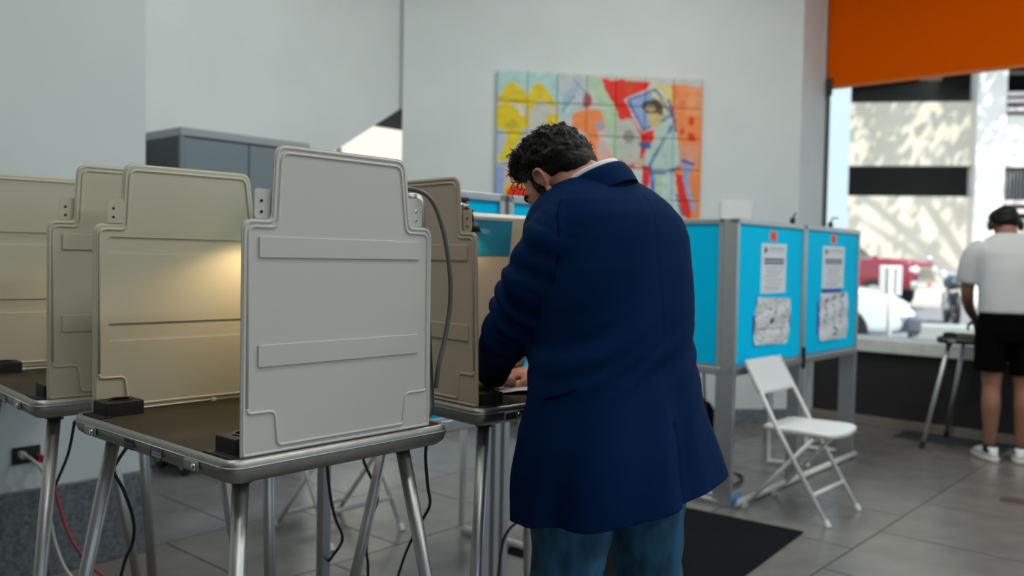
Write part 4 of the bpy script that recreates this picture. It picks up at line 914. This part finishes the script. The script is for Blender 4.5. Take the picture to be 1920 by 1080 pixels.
# hair: one rough mass plus loose curls
hm = MB(); HR3 = HM.to_3x3()
def he(c, r): hm.ell(HM @ Vector(c), r, HR3, nu=32, nv=20)
he((0, -0.018, 0.046), (0.080, 0.092, 0.082)); he((0, 0.022, 0.086), (0.064, 0.062, 0.042)); he((0, -0.042, 0.020), (0.079, 0.072, 0.062)); he((0, -0.060, -0.012), (0.064, 0.046, 0.044)); he((0, -0.072, -0.040), (0.036, 0.022, 0.030))
for s in (-1, 1): he((s * 0.060, 0.012, 0.030), (0.017, 0.026, 0.032)); he((s * 0.067, 0.026, -0.014), (0.007, 0.009, 0.030)); he((s * 0.056, -0.026, 0.006), (0.020, 0.030, 0.028))
def hair_rough(p, n):
    q = HM.inverted() @ p
    k = max(0, min(1, (q.z + 0.03) / 0.08))
    return p + n * (0.003 + k * (0.008 * noise.noise(p * 38) + 0.006 * noise.noise(p * 80)) + 0.0022 * noise.noise((q.x * 150, q.y * 60, q.z * 150)))
hme = remesh(hm, 'hair', 0.0036, 8, hair_rough, M_hair)
hb = BVHTree.FromPolygons([v.co.copy() for v in hme.vertices], [tuple(p.vertices) for p in hme.polygons])
hair = link('hair', rel_man(hme), person); hair['label'] = 'short dark curly hair'
cm = MB(); rng = random.Random(3)
for i in range(2600):
    d = Vector((rng.gauss(0, 1), rng.gauss(0.35, 1), rng.gauss(0.55, 0.8))).normalized()
    if d.z < -0.25 or (d.y > 0.75 and d.z < 0.35): continue
    o_ = HM @ Vector((0, 0.0, 0.03)); wd = (HR3 @ d)
    r_ = hb.ray_cast(o_ + wd * 0.3, -wd)
    if r_[0] is None: continue
    p, n = r_[0], r_[1]
    loc = HM.inverted() @ p
    if loc.z < 0.0 or (loc.y > 0.03 and loc.z < 0.075) or (loc.y < -0.06 and rng.random() < 0.6): continue
    fr_ = max(0, min(1, (loc.y + 0.02) / 0.08))
    L_ = rng.uniform(0.008, 0.018) + fr_ * rng.uniform(0.0, 0.014); rr_ = rng.uniform(0.0025, 0.0055); tw = rng.uniform(4.5, 8.0); ph0 = rng.uniform(0, 6.28)
    t_ = n.orthogonal().normalized(); t_ = Matrix.Rotation(rng.uniform(0, 6.28), 3, n) @ t_
    ax_ = (n * rng.uniform(0.2, 0.7) + t_ + hf * fr_ * 0.5).normalized(); s1 = ax_.orthogonal().normalized(); s2 = ax_.cross(s1)
    pts = [p - n * 0.004 + ax_ * (L_ * k / 9) + s1 * (rr_ * math.cos(ph0 + tw * k / 9)) + s2 * (rr_ * math.sin(ph0 + tw * k / 9)) for k in range(10)]
    cm.tube(pts, 0, 5, radii=[0.0013 * (1 - 0.06 * k) for k in range(10)])
for (y0, z0, s) in ((0.090, 0.078, -0.02), (0.092, 0.074, -0.045), (0.090, 0.080, 0.0)):
    b0 = HM @ Vector((s, y0 - 0.02, z0)); pts = []
    for k in range(16): pts.append(b0 + hf * (0.012 + 0.0016 * k) - hu * (0.0026 * k) + hr * (0.007 * math.sin(k * 0.9)) + hf * (0.007 * math.cos(k * 0.9)))
    cm.tube(pts, 0, 5, radii=[0.0015 * (1 - 0.04 * k) for k in range(16)])
link('curls', rel_man(cm.mesh('curls', M_hair, True)), hair)
# jeans
jn = MB()
jn.rings([ringpts((x, y, z), -ML, MF, a, b, 32, 2.3) for z, x, y, a, b in ((1.0, 0.245, 2.14, 0.205, 0.14), (0.92, 0.248, 2.13, 0.212, 0.150), (0.84, 0.25, 2.125, 0.215, 0.155), (0.79, 0.25, 2.125, 0.205, 0.145))])
limb(jn, LEG_L[:4] + [(0.120, 1.995, 0.075)], [0.112, 0.100, 0.084, 0.075, 0.074], 20, 6); limb(jn, LEG_R[:4] + [(0.370, 2.175, 0.075)], [0.112, 0.100, 0.084, 0.075, 0.074], 20, 6)
def jean_fold(p, n): return p + n * (0.008 * noise.noise((p.x * 9, p.y * 9, p.z * 15)) + 0.003 * math.sin(p.z * 60 + 9 * noise.noise(p * 5)) * max(0, 1 - abs(p.z - 0.45) / 0.2))
jeme = remesh(jn, 'jeans', 0.0085, 4, jean_fold, M_jeans)
jb_ = BVHTree.FromPolygons([v.co.copy() for v in jeme.vertices], [tuple(p.vertices) for p in jeme.polygons])
jeans = link('jeans', rel_man(jeme), person); jeans['label'] = 'faded blue jeans'
pts = [hit(x, y, jb_, 0.001) for x, y in ((1008, 985), (1005, 1010), (1001, 1040), (997, 1070))]
pts = [p + OFF for p in pts if p is not None]
if len(pts) > 1: MB().tube(pts, 0.0014, 6).obj('side_stitching', M_thread, jeans, smooth=True)
# shoes
for lg in (LEG_L, LEG_R):
    f0 = Vector((lg[-1][0], lg[-1][1], 0)); sh_ = MB()
    sh_.rings([ringpts(f0 + MF * 0.055 + Z * z, -ML, MF, a, b, 28, 2.6) for z, a, b in ((0.0, 0.050, 0.150), (0.022, 0.051, 0.150), (0.03, 0.047, 0.146), (0.055, 0.042, 0.125))] )
    sh_.rings([ringpts(f0 + MF * o2 + Z * z, -ML, MF, a, b, 28, 2.4) for z, a, b, o2 in ((0.04, 0.044, 0.135, 0.05), (0.075, 0.042, 0.095, 0.015), (0.11, 0.045, 0.062, -0.01))])
    link('shoe', rel_man(sh_.mesh('shoe', M_leather, True)), person)
# paper and pen in the booth
mw4 = Matrix.Translation(bo4.location) @ Matrix.Rotation(bo4.rotation_euler.z, 4, 'Z')
pp = tag(painted('ballot_paper', None, 14, 18, lambda s, t: Vector((-0.045 + 0.165 * s, 2.342 + 0.03 * s, 0)) + Vector((0.02 * t, 0.24 * t, 0)) + Z * (0.9335 + 0.008 * math.sin(3.1 * s) ** 2 * (1 - 0.5 * t) + 0.002 * t), lambda s, t: (0.35, 0.36, 0.38) if int(t * 18) % 3 == 0 and 0.15 < s < 0.8 and 0.1 < t < 0.9 else (0.76, 0.75, 0.74), back=0.002), 'creased white ballot paper under the writing hand in the tan booth', 'paper')
pen = thing('pen', 'thin dark pen held over the ballot paper', 'pen', (-0.028, 2.470, 0.940))
MB().tube([(0, 0, 0.016), (0.012, 0.004, 0.045), (0.052, 0.018, 0.15)], 0.004, 10).obj('barrel', M_black, pen, smooth=True)
MB().tube([(-0.004, -0.001, 0.004), (0, 0, 0.016)], 0, 10, radii=[0.0012, 0.0038]).obj('tip', M_chrome, pen, smooth=True)

# ---------------- the man at the window
MN2 = Vector((3.332, 5.85, 0)); h2 = R(14); F2 = Vector((math.sin(h2), math.cos(h2), 0)); L2 = Vector((-math.cos(h2), math.sin(h2), 0)); R2 = -L2
per2 = thing('person', 'person in pale tee and black shorts standing at the street window', 'person', MN2)
def q2(l, f, z): return Vector((0, 0, z)) + R2 * l + F2 * f
def rg2(l, f, z, a, b, pw=2.3): return ringpts(q2(l, f, z), R2, F2, a, b, 30, pw)
tm = MB().rings([rg2(0, 0.00, 0.995, 0.195, 0.135), rg2(0, 0.0, 1.08, 0.190, 0.130), rg2(0, 0.01, 1.2, 0.192, 0.130), rg2(0, 0.02, 1.30, 0.200, 0.130), rg2(0, 0.035, 1.40, 0.205, 0.120), rg2(0, 0.05, 1.46, 0.18, 0.10), rg2(0, 0.06, 1.50, 0.13, 0.085), rg2(0, 0.07, 1.535, 0.078, 0.072)])
for s in (-1, 1): limb(tm, [q2(s * 0.15, 0.04, 1.43), q2(s * 0.205, 0.05, 1.38), q2(s * 0.235, 0.07, 1.28), q2(s * 0.243, 0.085, 1.195)], [0.075, 0.078, 0.076, 0.074], 18, 5)
link('tee_shirt', remesh(tm, 'tee_shirt', 0.012, 4, lambda p, n: p + n * 0.007 * noise.noise((p.x * 6, p.y * 6, p.z * 5)), M_tee), per2)
b2m = MB()
ph2 = R(14); p2 = R(40); f_ = Vector((math.sin(ph2), math.cos(ph2), 0)); hf2 = f_ * math.cos(p2) - Z * math.sin(p2); hu2 = f_ * math.sin(p2) + Z * math.cos(p2); hr2 = hf2.cross(hu2)
C2 = q2(0.0, 0.17, 1.60); H2 = Matrix(((hr2.x, hf2.x, hu2.x, C2.x), (hr2.y, hf2.y, hu2.y, C2.y), (hr2.z, hf2.z, hu2.z, C2.z), (0, 0, 0, 1)))
head_pieces(b2m, H2)
limb(b2m, [H2 @ Vector((0, -0.02, -0.03)), q2(0, 0.10, 1.53), q2(0, 0.05, 1.45)], [0.058, 0.058, 0.08], 18, 5)
b2m.rings([rg2(0, 0.0, 0.95, 0.15, 0.10), rg2(0, 0.0, 1.1, 0.155, 0.105), rg2(0, 0.02, 1.3, 0.165, 0.105), rg2(0, 0.05, 1.45, 0.13, 0.08)])
for s in (-1, 1):
    limb(b2m, [q2(s * 0.19, 0.04, 1.38), q2(s * 0.235, 0.07, 1.24), q2(s * 0.238, 0.10, 1.12), q2(s * 0.20, 0.20, 1.02), q2(s * 0.13, 0.30, 0.93)], [0.05, 0.045, 0.042, 0.036, 0.027], 14, 5)
    hand(b2m, q2(s * 0.125, 0.305, 0.922), F2 * 0.8 - R2 * s * 0.4 - Z * 0.4, Vector((0, 0, -1)), 1 if s < 0 else -1, 0.5)
    hx = s * 0.094
    limb(b2m, [q2(hx, 0.0, 0.92), q2(hx * 1.0, 0.0, 0.70), q2(hx * 1.02, -0.01, 0.50), q2(hx * 1.05, -0.028, 0.38), q2(hx * 1.02, -0.02, 0.22), q2(hx, 0.0, 0.085)], [0.085, 0.078, 0.056, 0.060, 0.045, 0.034], 16, 5)
    limb(b2m, [q2(hx, -0.03, 0.05), q2(hx * 1.1, 0.06, 0.045), q2(hx * 1.25, 0.15, 0.035)], [0.036, 0.036, 0.024], 12, 4)
link('body', remesh(b2m, 'body', 0.0055, 4, None, M_skin2), per2)
sm_ = MB().rings([rg2(0, 0, 1.04, 0.178, 0.122), rg2(0, 0.0, 0.95, 0.188, 0.130), rg2(0, 0, 0.86, 0.190, 0.132), rg2(0, 0, 0.80, 0.180, 0.120)])
for s in (-1, 1): limb(sm_, [q2(s * 0.10, 0, 0.92), q2(s * 0.106, 0, 0.76), q2(s * 0.112, -0.005, 0.60 - (0.02 if s > 0 else 0))], [0.100, 0.102, 0.098], 20, 5)
link('shorts', remesh(sm_, 'shorts', 0.010, 3, lambda p, n: p + n * 0.006 * noise.noise(p * 7), M_shorts), per2)
for s in (-1, 1):
    hx = s * 0.094; fo = (F2 + R2 * s * 0.22).normalized(); fs = Vector((fo.y, -fo.x, 0)); c0 = q2(hx, 0, 0)
    so = MB().rings([ringpts(c0 + fo * 0.05 + Z * z, fs, fo, a, b, 26, 2.5) for z, a, b in ((0.0, 0.047, 0.150), (0.012, 0.050, 0.153), (0.034, 0.049, 0.150))]).mesh('sneaker', M_sole, True)
    sk = link('sneaker', so, per2)
    MB().rings([ringpts(c0 + fo * o2 + Z * z, fs, fo, a, b, 26, 2.4) for z, a, b, o2 in ((0.034, 0.046, 0.145, 0.05), (0.06, 0.043, 0.12, 0.035), (0.085, 0.042, 0.075, -0.002), (0.098, 0.041, 0.06, -0.012))]).obj('upper', M_shirt, sk, smooth=True)
    MB().rings([ringpts(c0 - fo * 0.012 + Z * z, fs, fo, a, b, 24, 2.2) for z, a, b in ((0.06, 0.043, 0.064), (0.098, 0.043, 0.060), (0.112, 0.042, 0.056), (0.112, 0.036, 0.05))]).obj('sock', M_black, sk, smooth=True)
cp = MB(); HR2 = H2.to_3x3()
cp.ell(H2 @ Vector((0, -0.012, 0.034)), (0.088, 0.106, 0.084), HR2, nu=28, nv=18)
cp.ell(H2 @ Vector((0, -0.055, -0.02)), (0.074, 0.060, 0.060), HR2, nu=24, nv=16)
link('hair', remesh(cp, 'hair', 0.006, 2, lambda p, n: p + n * 0.004 * noise.noise(p * 40), M_hair), per2)
hp = thing('headphones', 'black over ear headphones worn by the person at the window', 'headphones', MN2)
MB().tube(spline([H2 @ Vector((-0.094, -0.005, -0.01)), H2 @ Vector((-0.090, -0.01, 0.06)), H2 @ Vector((-0.05, -0.012, 0.112)), H2 @ Vector((0, -0.012, 0.125)), H2 @ Vector((0.05, -0.012, 0.112)), H2 @ Vector((0.090, -0.01, 0.06)), H2 @ Vector((0.094, -0.005, -0.01))], 5), 0.009, 8).obj('headband', M_black, hp, smooth=True)
for s in (-1, 1): MB().ell(H2 @ Vector((s * 0.094, 0.0, -0.014)), (0.020, 0.034, 0.040), HR2).obj('ear_cup', M_black, hp, smooth=True)

# ============================================================ OUTSIDE THE WINDOW
GZ = 0.18
M_asph = mat('asphalt', (0.20, 0.20, 0.20), 0.9, noise_amt=0.1, noise_scale=8); M_walk = mat('pale_pavement', (0.52, 0.50, 0.46), 0.85, noise_amt=0.06, noise_scale=4)
M_conc = mat('pale_concrete', (0.52, 0.485, 0.395), 0.85, noise_amt=0.06, noise_scale=0.8); M_concw = mat('white_and_sunlit_concrete', (0.80, 0.79, 0.75), 0.8, noise_amt=0.03, noise_scale=1.5)
M_shadow = mat('shaded_garage_interior', (0.06, 0.085, 0.09), 0.9); M_rail = mat('pinkish_steel_rail', (0.72, 0.62, 0.60), 0.5); M_mesh = mat('galvanised_mesh', (0.35, 0.35, 0.35), 0.6)  # M_shadow carries the shade of the open garage levels in its colour
struct(MB().prism([(7.7, -40), (60, -40), (60, 60), (7.7, 60)], GZ - 0.2, GZ, lambda a, b, c: P(a, b, c)).obj('street_ground', M_asph), 'street surface outside the window')
QF = Vector((12.5, 33.0, 0)); FD = Vector((0.986, -0.165, 0)); FN = Vector((-0.165, -0.986, 0))
def FP(s_, n, z): return QF + FD * s_ + FN * n + Z * z
def fbox(s0, s1, n0, n1, z0, z1, org=None):
    mb = MB(); o_ = org or Vector((0, 0, 0))
    return mb.add([FP(a, n, z) - o_ for z in (z0, z1) for n in (n0, n1) for a in (s0, s1)], [(0, 2, 3, 1), (4, 5, 7, 6), (0, 1, 5, 4), (2, 6, 7, 3), (0, 4, 6, 2), (1, 3, 7, 5)])
struct(fbox(-30, 30, 0.0, 9.0, GZ, GZ + 0.12).obj('pavement', M_walk), 'pale pavement across the street')
g0 = FP(0, 0, GZ)
gar = thing('parking_garage', 'pale concrete parking garage with dark open levels across the street', 'building', g0)
def gb(name, m, *a): return fbox(*a, org=g0).obj(name, m, gar)
gb('spandrel', M_conc, -30, 4.42, -0.25, 0, GZ, 3.88); gb('spandrel', M_conc, -30, 4.42, -0.25, 0, 5.02, 7.36); gb('spandrel', M_conc, -30, 30, -0.25, 0, 9.2, 14.0)
gb('column', M_concw, 4.42, 5.38, -0.6, 0.25, GZ, 14.0); gb('column', M_conc, -9.6, -8.7, -0.6, 0.25, GZ, 14.0)
gb('spandrel', M_concw, 5.38, 30, -0.25, 0.05, 4.98, 6.85); gb('spandrel', M_conc, 5.38, 30, -0.25, 0, GZ, 3.1)  # full sun on this bay put into the white spandrel's colour
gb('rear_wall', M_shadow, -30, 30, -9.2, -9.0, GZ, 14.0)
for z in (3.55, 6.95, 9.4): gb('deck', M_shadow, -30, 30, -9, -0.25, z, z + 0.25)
for z0 in (6.95, 3.28):
    for dz in (0.0, 0.30, 0.55) if z0 > 5 else (0.0, 0.32): gb('guard_rail', M_rail, 5.4, 14, 0.2, 0.32, z0 + dz, z0 + dz + 0.14)
    for s_ in (6.4, 9.2, 12): gb('rail_post', M_rail, s_, s_ + 0.16, 0.12, 0.24, z0 - 0.2, z0 + 0.75)
for k in range(16): gb('mesh_wire', M_mesh, 5.4 + k * 0.12, 5.43 + k * 0.12, -0.1, -0.07, 3.7, 4.9)
for k in range(5): gb('garage_light', M_concw, -6 + k * 3.1, -5.2 + k * 3.1, -3.2, -3.0, 8.95 - (0.2 if k % 2 else 0), 9.05 - (0.2 if k % 2 else 0))
# street tree whose crown dapples the facade
tr = thing('street_tree', 'broad leafy street tree shading the garage, above the window view', 'tree', (20.6, 27.0, GZ))
M_leaf = mat('tree_leaves', (0.05, 0.11, 0.03), 0.7); M_bark = mat('bark', (0.10, 0.08, 0.06), 0.9)
limb(MB(), [(0, 0, 0)] * 2, [1, 1]) if False else None
limb_mb = MB(); limb(limb_mb, [(0, 0, 0), (-0.1, 0.05, 3.0), (-0.4, 0.2, 6.5), (-1.4, 0.5, 10.5)], [0.28, 0.24, 0.2, 0.12], 12, 4); limb_mb.obj('trunk', M_bark, tr, smooth=True)
for e_ in ((-7.5, 1.8, 12.6), (-4.5, -0.6, 13.4), (1.5, 0.6, 13.0), (-6.0, 2.6, 11.8)):
    lm = MB(); limb(lm, [(-0.5, 0.2, 7.5), (-0.5 + (e_[0] + 0.5) * 0.45, e_[1] * 0.4, 10.4), e_], [0.14, 0.09, 0.03], 8, 4); lm.obj('branch', M_bark, tr, smooth=True)
lf = MB(); rng = random.Random(11)
cl = [(Vector((rng.uniform(-13.0, 4.0), rng.uniform(-1.4, 3.6), rng.uniform(10.2, 15.2))), rng.uniform(0.45, 1.05)) for _ in range(74)]
for c_, r_ in cl:
    for _ in range(46):
        p = c_ + Vector((rng.gauss(0, 1), rng.gauss(0, 1), rng.gauss(0, 0.8))) * r_ * 0.55
        a = Vector((rng.gauss(0, 1), rng.gauss(0, 1), rng.gauss(0, 0.6))).normalized(); b = a.orthogonal().normalized(); s_ = rng.uniform(0.13, 0.26)
        lf.add([p - a * s_, p + b * s_ * 0.5, p + a * s_, p - b * s_ * 0.5], [(0, 1, 2, 3)])
lo_ = lf.obj('crown', M_leaf, tr); lo_['kind'] = 'stuff'
# pillar added for the bright window-edge strip, bluish light put in its colour
pl_ = thing('added_pillar', 'added pillar outside tinted with bluish light, seen at the left edge of the window', 'pillar', (4.58, 13.0, GZ))
M_pil = mat('bluish_light_tint', (0.38, 0.46, 0.52), 0.7)
MB().box(-0.35, 0.26, -0.3, 0.3, 0.12, 6.0).obj('shaft', M_pil, pl_, bevel=0.02); MB().box(-0.4, 0.4, -0.35, 0.35, 0.0, 0.12).obj('plinth', M_pil, pl_, bevel=0.02); MB().box(-0.42, 0.42, -0.37, 0.37, 6.0, 6.25).obj('cap', M_pil, pl_, bevel=0.03)
# vehicles
def car(name, label, loc, rz, body, L_, W_, secs, cabin, m, wheel_r, axles, cat):
    o = thing(name, label, cat, loc, rz)
    def sec(x, zb, zt, wb, wt): return [Vector((x, y, z)) for y, z in rounded([(-wb, zb), (wb, zb), (wt, zt), (-wt, zt)], 0.09, 3)]
    MB().rings([sec(*s_) for s_ in secs]).obj('car_body', m, o, smooth=True)
    cbn = MB().rings([sec(*s_) for s_ in cabin]).obj('cabin', m, o, smooth=True)
    x0, x1 = cabin[-2][0], cabin[-1][0]
    w0, w1 = cabin[-2], cabin[-1]
    MB().add([(w1[0] + 0.02, -w1[4] * 0.9, w1[1] + 0.03), (w1[0] + 0.02, w1[4] * 0.9, w1[1] + 0.03), (w0[0] + 0.05, w0[4] * 0.9, w0[2] - 0.02), (w0[0] + 0.05, -w0[4] * 0.9, w0[2] - 0.02)], [(0, 1, 2, 3)]).obj('windshield', M_carglass, cbn)
    for s in (-1, 1):
        MB().box(cabin[1][0], w0[0] - 0.05, s * (w0[4] + 0.02) - 0.02, s * (w0[4] + 0.02) + 0.02, cabin[1][1] + 0.08, w0[2] - 0.1).obj('side_window', M_carglass, cbn, bevel=0.03)
        xf = secs[-1][0]
        MB().ell((xf - 0.05, s * (secs[-1][3] - 0.2), secs[-1][2] - 0.16), (0.12, 0.20, 0.12), nu=14, nv=10).obj('headlight', M_lens, o, smooth=True)
        MB().box(x1 - 0.2, x1 - 0.05, s * (W_ / 2 + 0.10) - 0.08, s * (W_ / 2 + 0.10) + 0.08, w1[1] + 0.02, w1[1] + 0.18).obj('wing_mirror', m, o, bevel=0.03)
        for ax_ in axles:
            wh = MB().tube([(ax_, s * (W_ / 2 - 0.20), wheel_r), (ax_, s * (W_ / 2 + 0.02), wheel_r)], wheel_r, 24).obj('wheel', M_black, o, bevel=0.03)
            MB().tube([(ax_, s * (W_ / 2 + 0.0), wheel_r), (ax_, s * (W_ / 2 + 0.03), wheel_r)], wheel_r * 0.6, 16).obj('hubcap', M_chrome, wh)
    xf = secs[-1][0]
    g = MB().box(xf - 0.02, xf + 0.04, -0.5, 0.5, secs[-1][1] + 0.2, secs[-1][2] - 0.1).obj('grille', M_chrome, o, bevel=0.02)
    for k in range(4):
        zz = secs[-1][1] + 0.24 + k * (secs[-1][2] - secs[-1][1] - 0.36) / 4
        MB().box(xf + 0.035, xf + 0.05, -0.46, 0.46, zz, zz + 0.05).obj('grille_slot', M_black, g)
    MB().box(xf - 0.05, xf + 0.12, -W_ / 2 + 0.03, W_ / 2 - 0.03, secs[-1][1], secs[-1][1] + 0.2).obj('bumper', body, o, bevel=0.04)
    MB().box(xf + 0.115, xf + 0.125, -0.17, 0.17, secs[-1][1] + 0.05, secs[-1][1] + 0.15).obj('number_plate', M_red2, o)
    return o
M_carglass = mat('dark_car_glass', (0.02, 0.03, 0.035), 0.08, spec=0.8); M_lens = mat('headlight_lens', (0.75, 0.78, 0.80), 0.12, spec=0.9); M_redcar = mat('red_car_paint', (0.22, 0.008, 0.02), 0.25, coat=0.5)
M_whitecar = mat('white_car_paint', (0.50, 0.58, 0.62), 0.25, coat=0.6); M_red2 = mat('dull_red_plate', (0.45, 0.08, 0.05), 0.6); M_blackbump = mat('grey_bumper', (0.10, 0.12, 0.15), 0.5)
hx_, hy_ = 0.74, -0.67
tdir = Vector((hx_, hy_, 0)).normalized(); rzt = math.atan2(tdir.y, tdir.x)
car('pickup_truck', 'red pickup truck parked across the street', Vector((10.35, 22.2, GZ)) - tdir * 2.4, rzt, M_chrome, 5.2, 1.95,
    [(-2.7, 0.5, 1.15, 0.9, 0.92), (-1.5, 0.5, 1.18, 0.95, 0.95), (0.6, 0.5, 1.22, 0.96, 0.95), (1.8, 0.5, 1.30, 0.96, 0.92), (2.35, 0.52, 1.26, 0.94, 0.88), (2.5, 0.55, 1.18, 0.90, 0.84)],
    [(-0.95, 1.15, 1.7, 0.88, 0.72), (-0.8, 1.15, 1.82, 0.9, 0.74), (0.35, 1.15, 1.84, 0.9, 0.74), (1.0, 1.2, 1.24, 0.9, 0.84)], M_redcar, 0.39, (-1.65, 1.6), 'truck')
cdir = Vector((0.93, -0.36, 0)).normalized(); rzc = math.atan2(cdir.y, cdir.x)
car('parked_car', 'white parked car just outside the window, nose to the right', Vector((5.05, 11.1, GZ)) - cdir * 2.15, rzc, M_blackbump, 4.4, 1.75,
    [(-2.2, 0.3, 0.75, 0.75, 0.7), (-1.6, 0.25, 0.85, 0.84, 0.80), (0.4, 0.24, 0.88, 0.86, 0.80), (1.3, 0.26, 0.86, 0.85, 0.74), (1.85, 0.28, 0.80, 0.82, 0.66), (2.12, 0.32, 0.66, 0.74, 0.60)],
    [(-1.7, 0.8, 1.0, 0.74, 0.6), (-1.0, 0.8, 1.36, 0.76, 0.58), (-0.1, 0.8, 1.38, 0.76, 0.58), (0.75, 0.82, 0.88, 0.76, 0.66)], M_whitecar, 0.31, (-1.4, 1.35), 'car')
# street sign panel on a pole
sg = thing('street_sign', 'pale street sign on a thin pole in front of the red truck', 'sign', (4.02, 9.3, GZ))
MB().tube([(0, 0, 0), (0, 0, 1.12)], 0.028, 12).obj('pole', M_whitem, sg, smooth=True)
MB().box(-0.115, 0.115, -0.012, 0.012, 0.80, 1.12, Matrix.Rotation(-0.2, 4, 'Z')).obj('sign_plate', M_whitem, sg, bevel=0.01)
MB().box(-0.05, 0.05, -0.016, -0.011, 0.83, 1.09, Matrix.Rotation(-0.2, 4, 'Z')).obj('sign_stripe', mat('grey_sign_print', (0.25, 0.29, 0.32), 0.6), sg)
# low planter wall
tag(MB().add([Vector((x, y, 0)) * 1.0 + Z * z for z in (GZ, 0.60) for x, y in ((4.75, 10.35), (6.6, 9.75), (6.75, 10.2), (4.9, 10.8))], [(3, 2, 1, 0), (4, 5, 6, 7), (0, 1, 5, 4), (1, 2, 6, 5), (2, 3, 7, 6), (3, 0, 4, 7)]).obj('planter_wall', mat('grey_green_concrete', (0.33, 0.35, 0.33), 0.8), bevel=0.02), 'low grey planter wall outside the window', 'planter wall')
# motorcycle
mc = thing('motorcycle', 'dark parked motorcycle beyond the planter wall', 'motorcycle', (8.55, 17.0, GZ), R(70))
for x in (-0.65, 0.68):
    wh = MB().tube([(x + 0.0, 0, 0), (x, 0.0001, 0)], 0.01, 4)
    MB().tube([(x + 0.30 * math.cos(t * math.pi / 12), 0, 0.31 + 0.30 * math.sin(t * math.pi / 12)) for t in range(25)], 0.05, 8).obj('tyre', M_black, mc, smooth=True)
    MB().tube([(x, -0.05, 0.31), (x, 0.05, 0.31)], 0.09, 12).obj('wheel_hub', M_chrome, mc)
MB().ell((0.15, 0, 0.80), (0.30, 0.15, 0.15)).obj('fuel_tank', mat('dark_teal_paint', (0.02, 0.06, 0.065), 0.25, coat=0.5), mc, smooth=True)
MB().ell((-0.35, 0, 0.76), (0.36, 0.14, 0.07)).obj('saddle', M_black, mc, smooth=True); MB().box(-0.25, 0.25, -0.16, 0.16, 0.28, 0.62).obj('engine', M_chrome, mc, bevel=0.05)
MB().tube([(0.68, 0, 0.31), (0.48, 0, 0.95)], 0.04, 8).obj('fork', M_chrome, mc, smooth=True); MB().tube([(0.42, -0.36, 1.06), (0.50, -0.1, 0.98), (0.50, 0.1, 0.98), (0.42, 0.36, 1.06)], 0.02, 8).obj('handlebar', M_chrome, mc, smooth=True)
MB().ell((0.62, 0, 0.86), (0.08, 0.10, 0.10)).obj('headlamp', M_lens, mc, smooth=True)
for s in (-1, 1): MB().tube([(0.44, s * 0.3, 1.05), (0.42, s * 0.36, 1.22)], 0.01, 6).obj('mirror_stalk', M_black, mc, smooth=True); MB().ell((0.42, s * 0.38, 1.26), (0.02, 0.07, 0.045)).obj('mirror', M_chrome, mc, smooth=True)
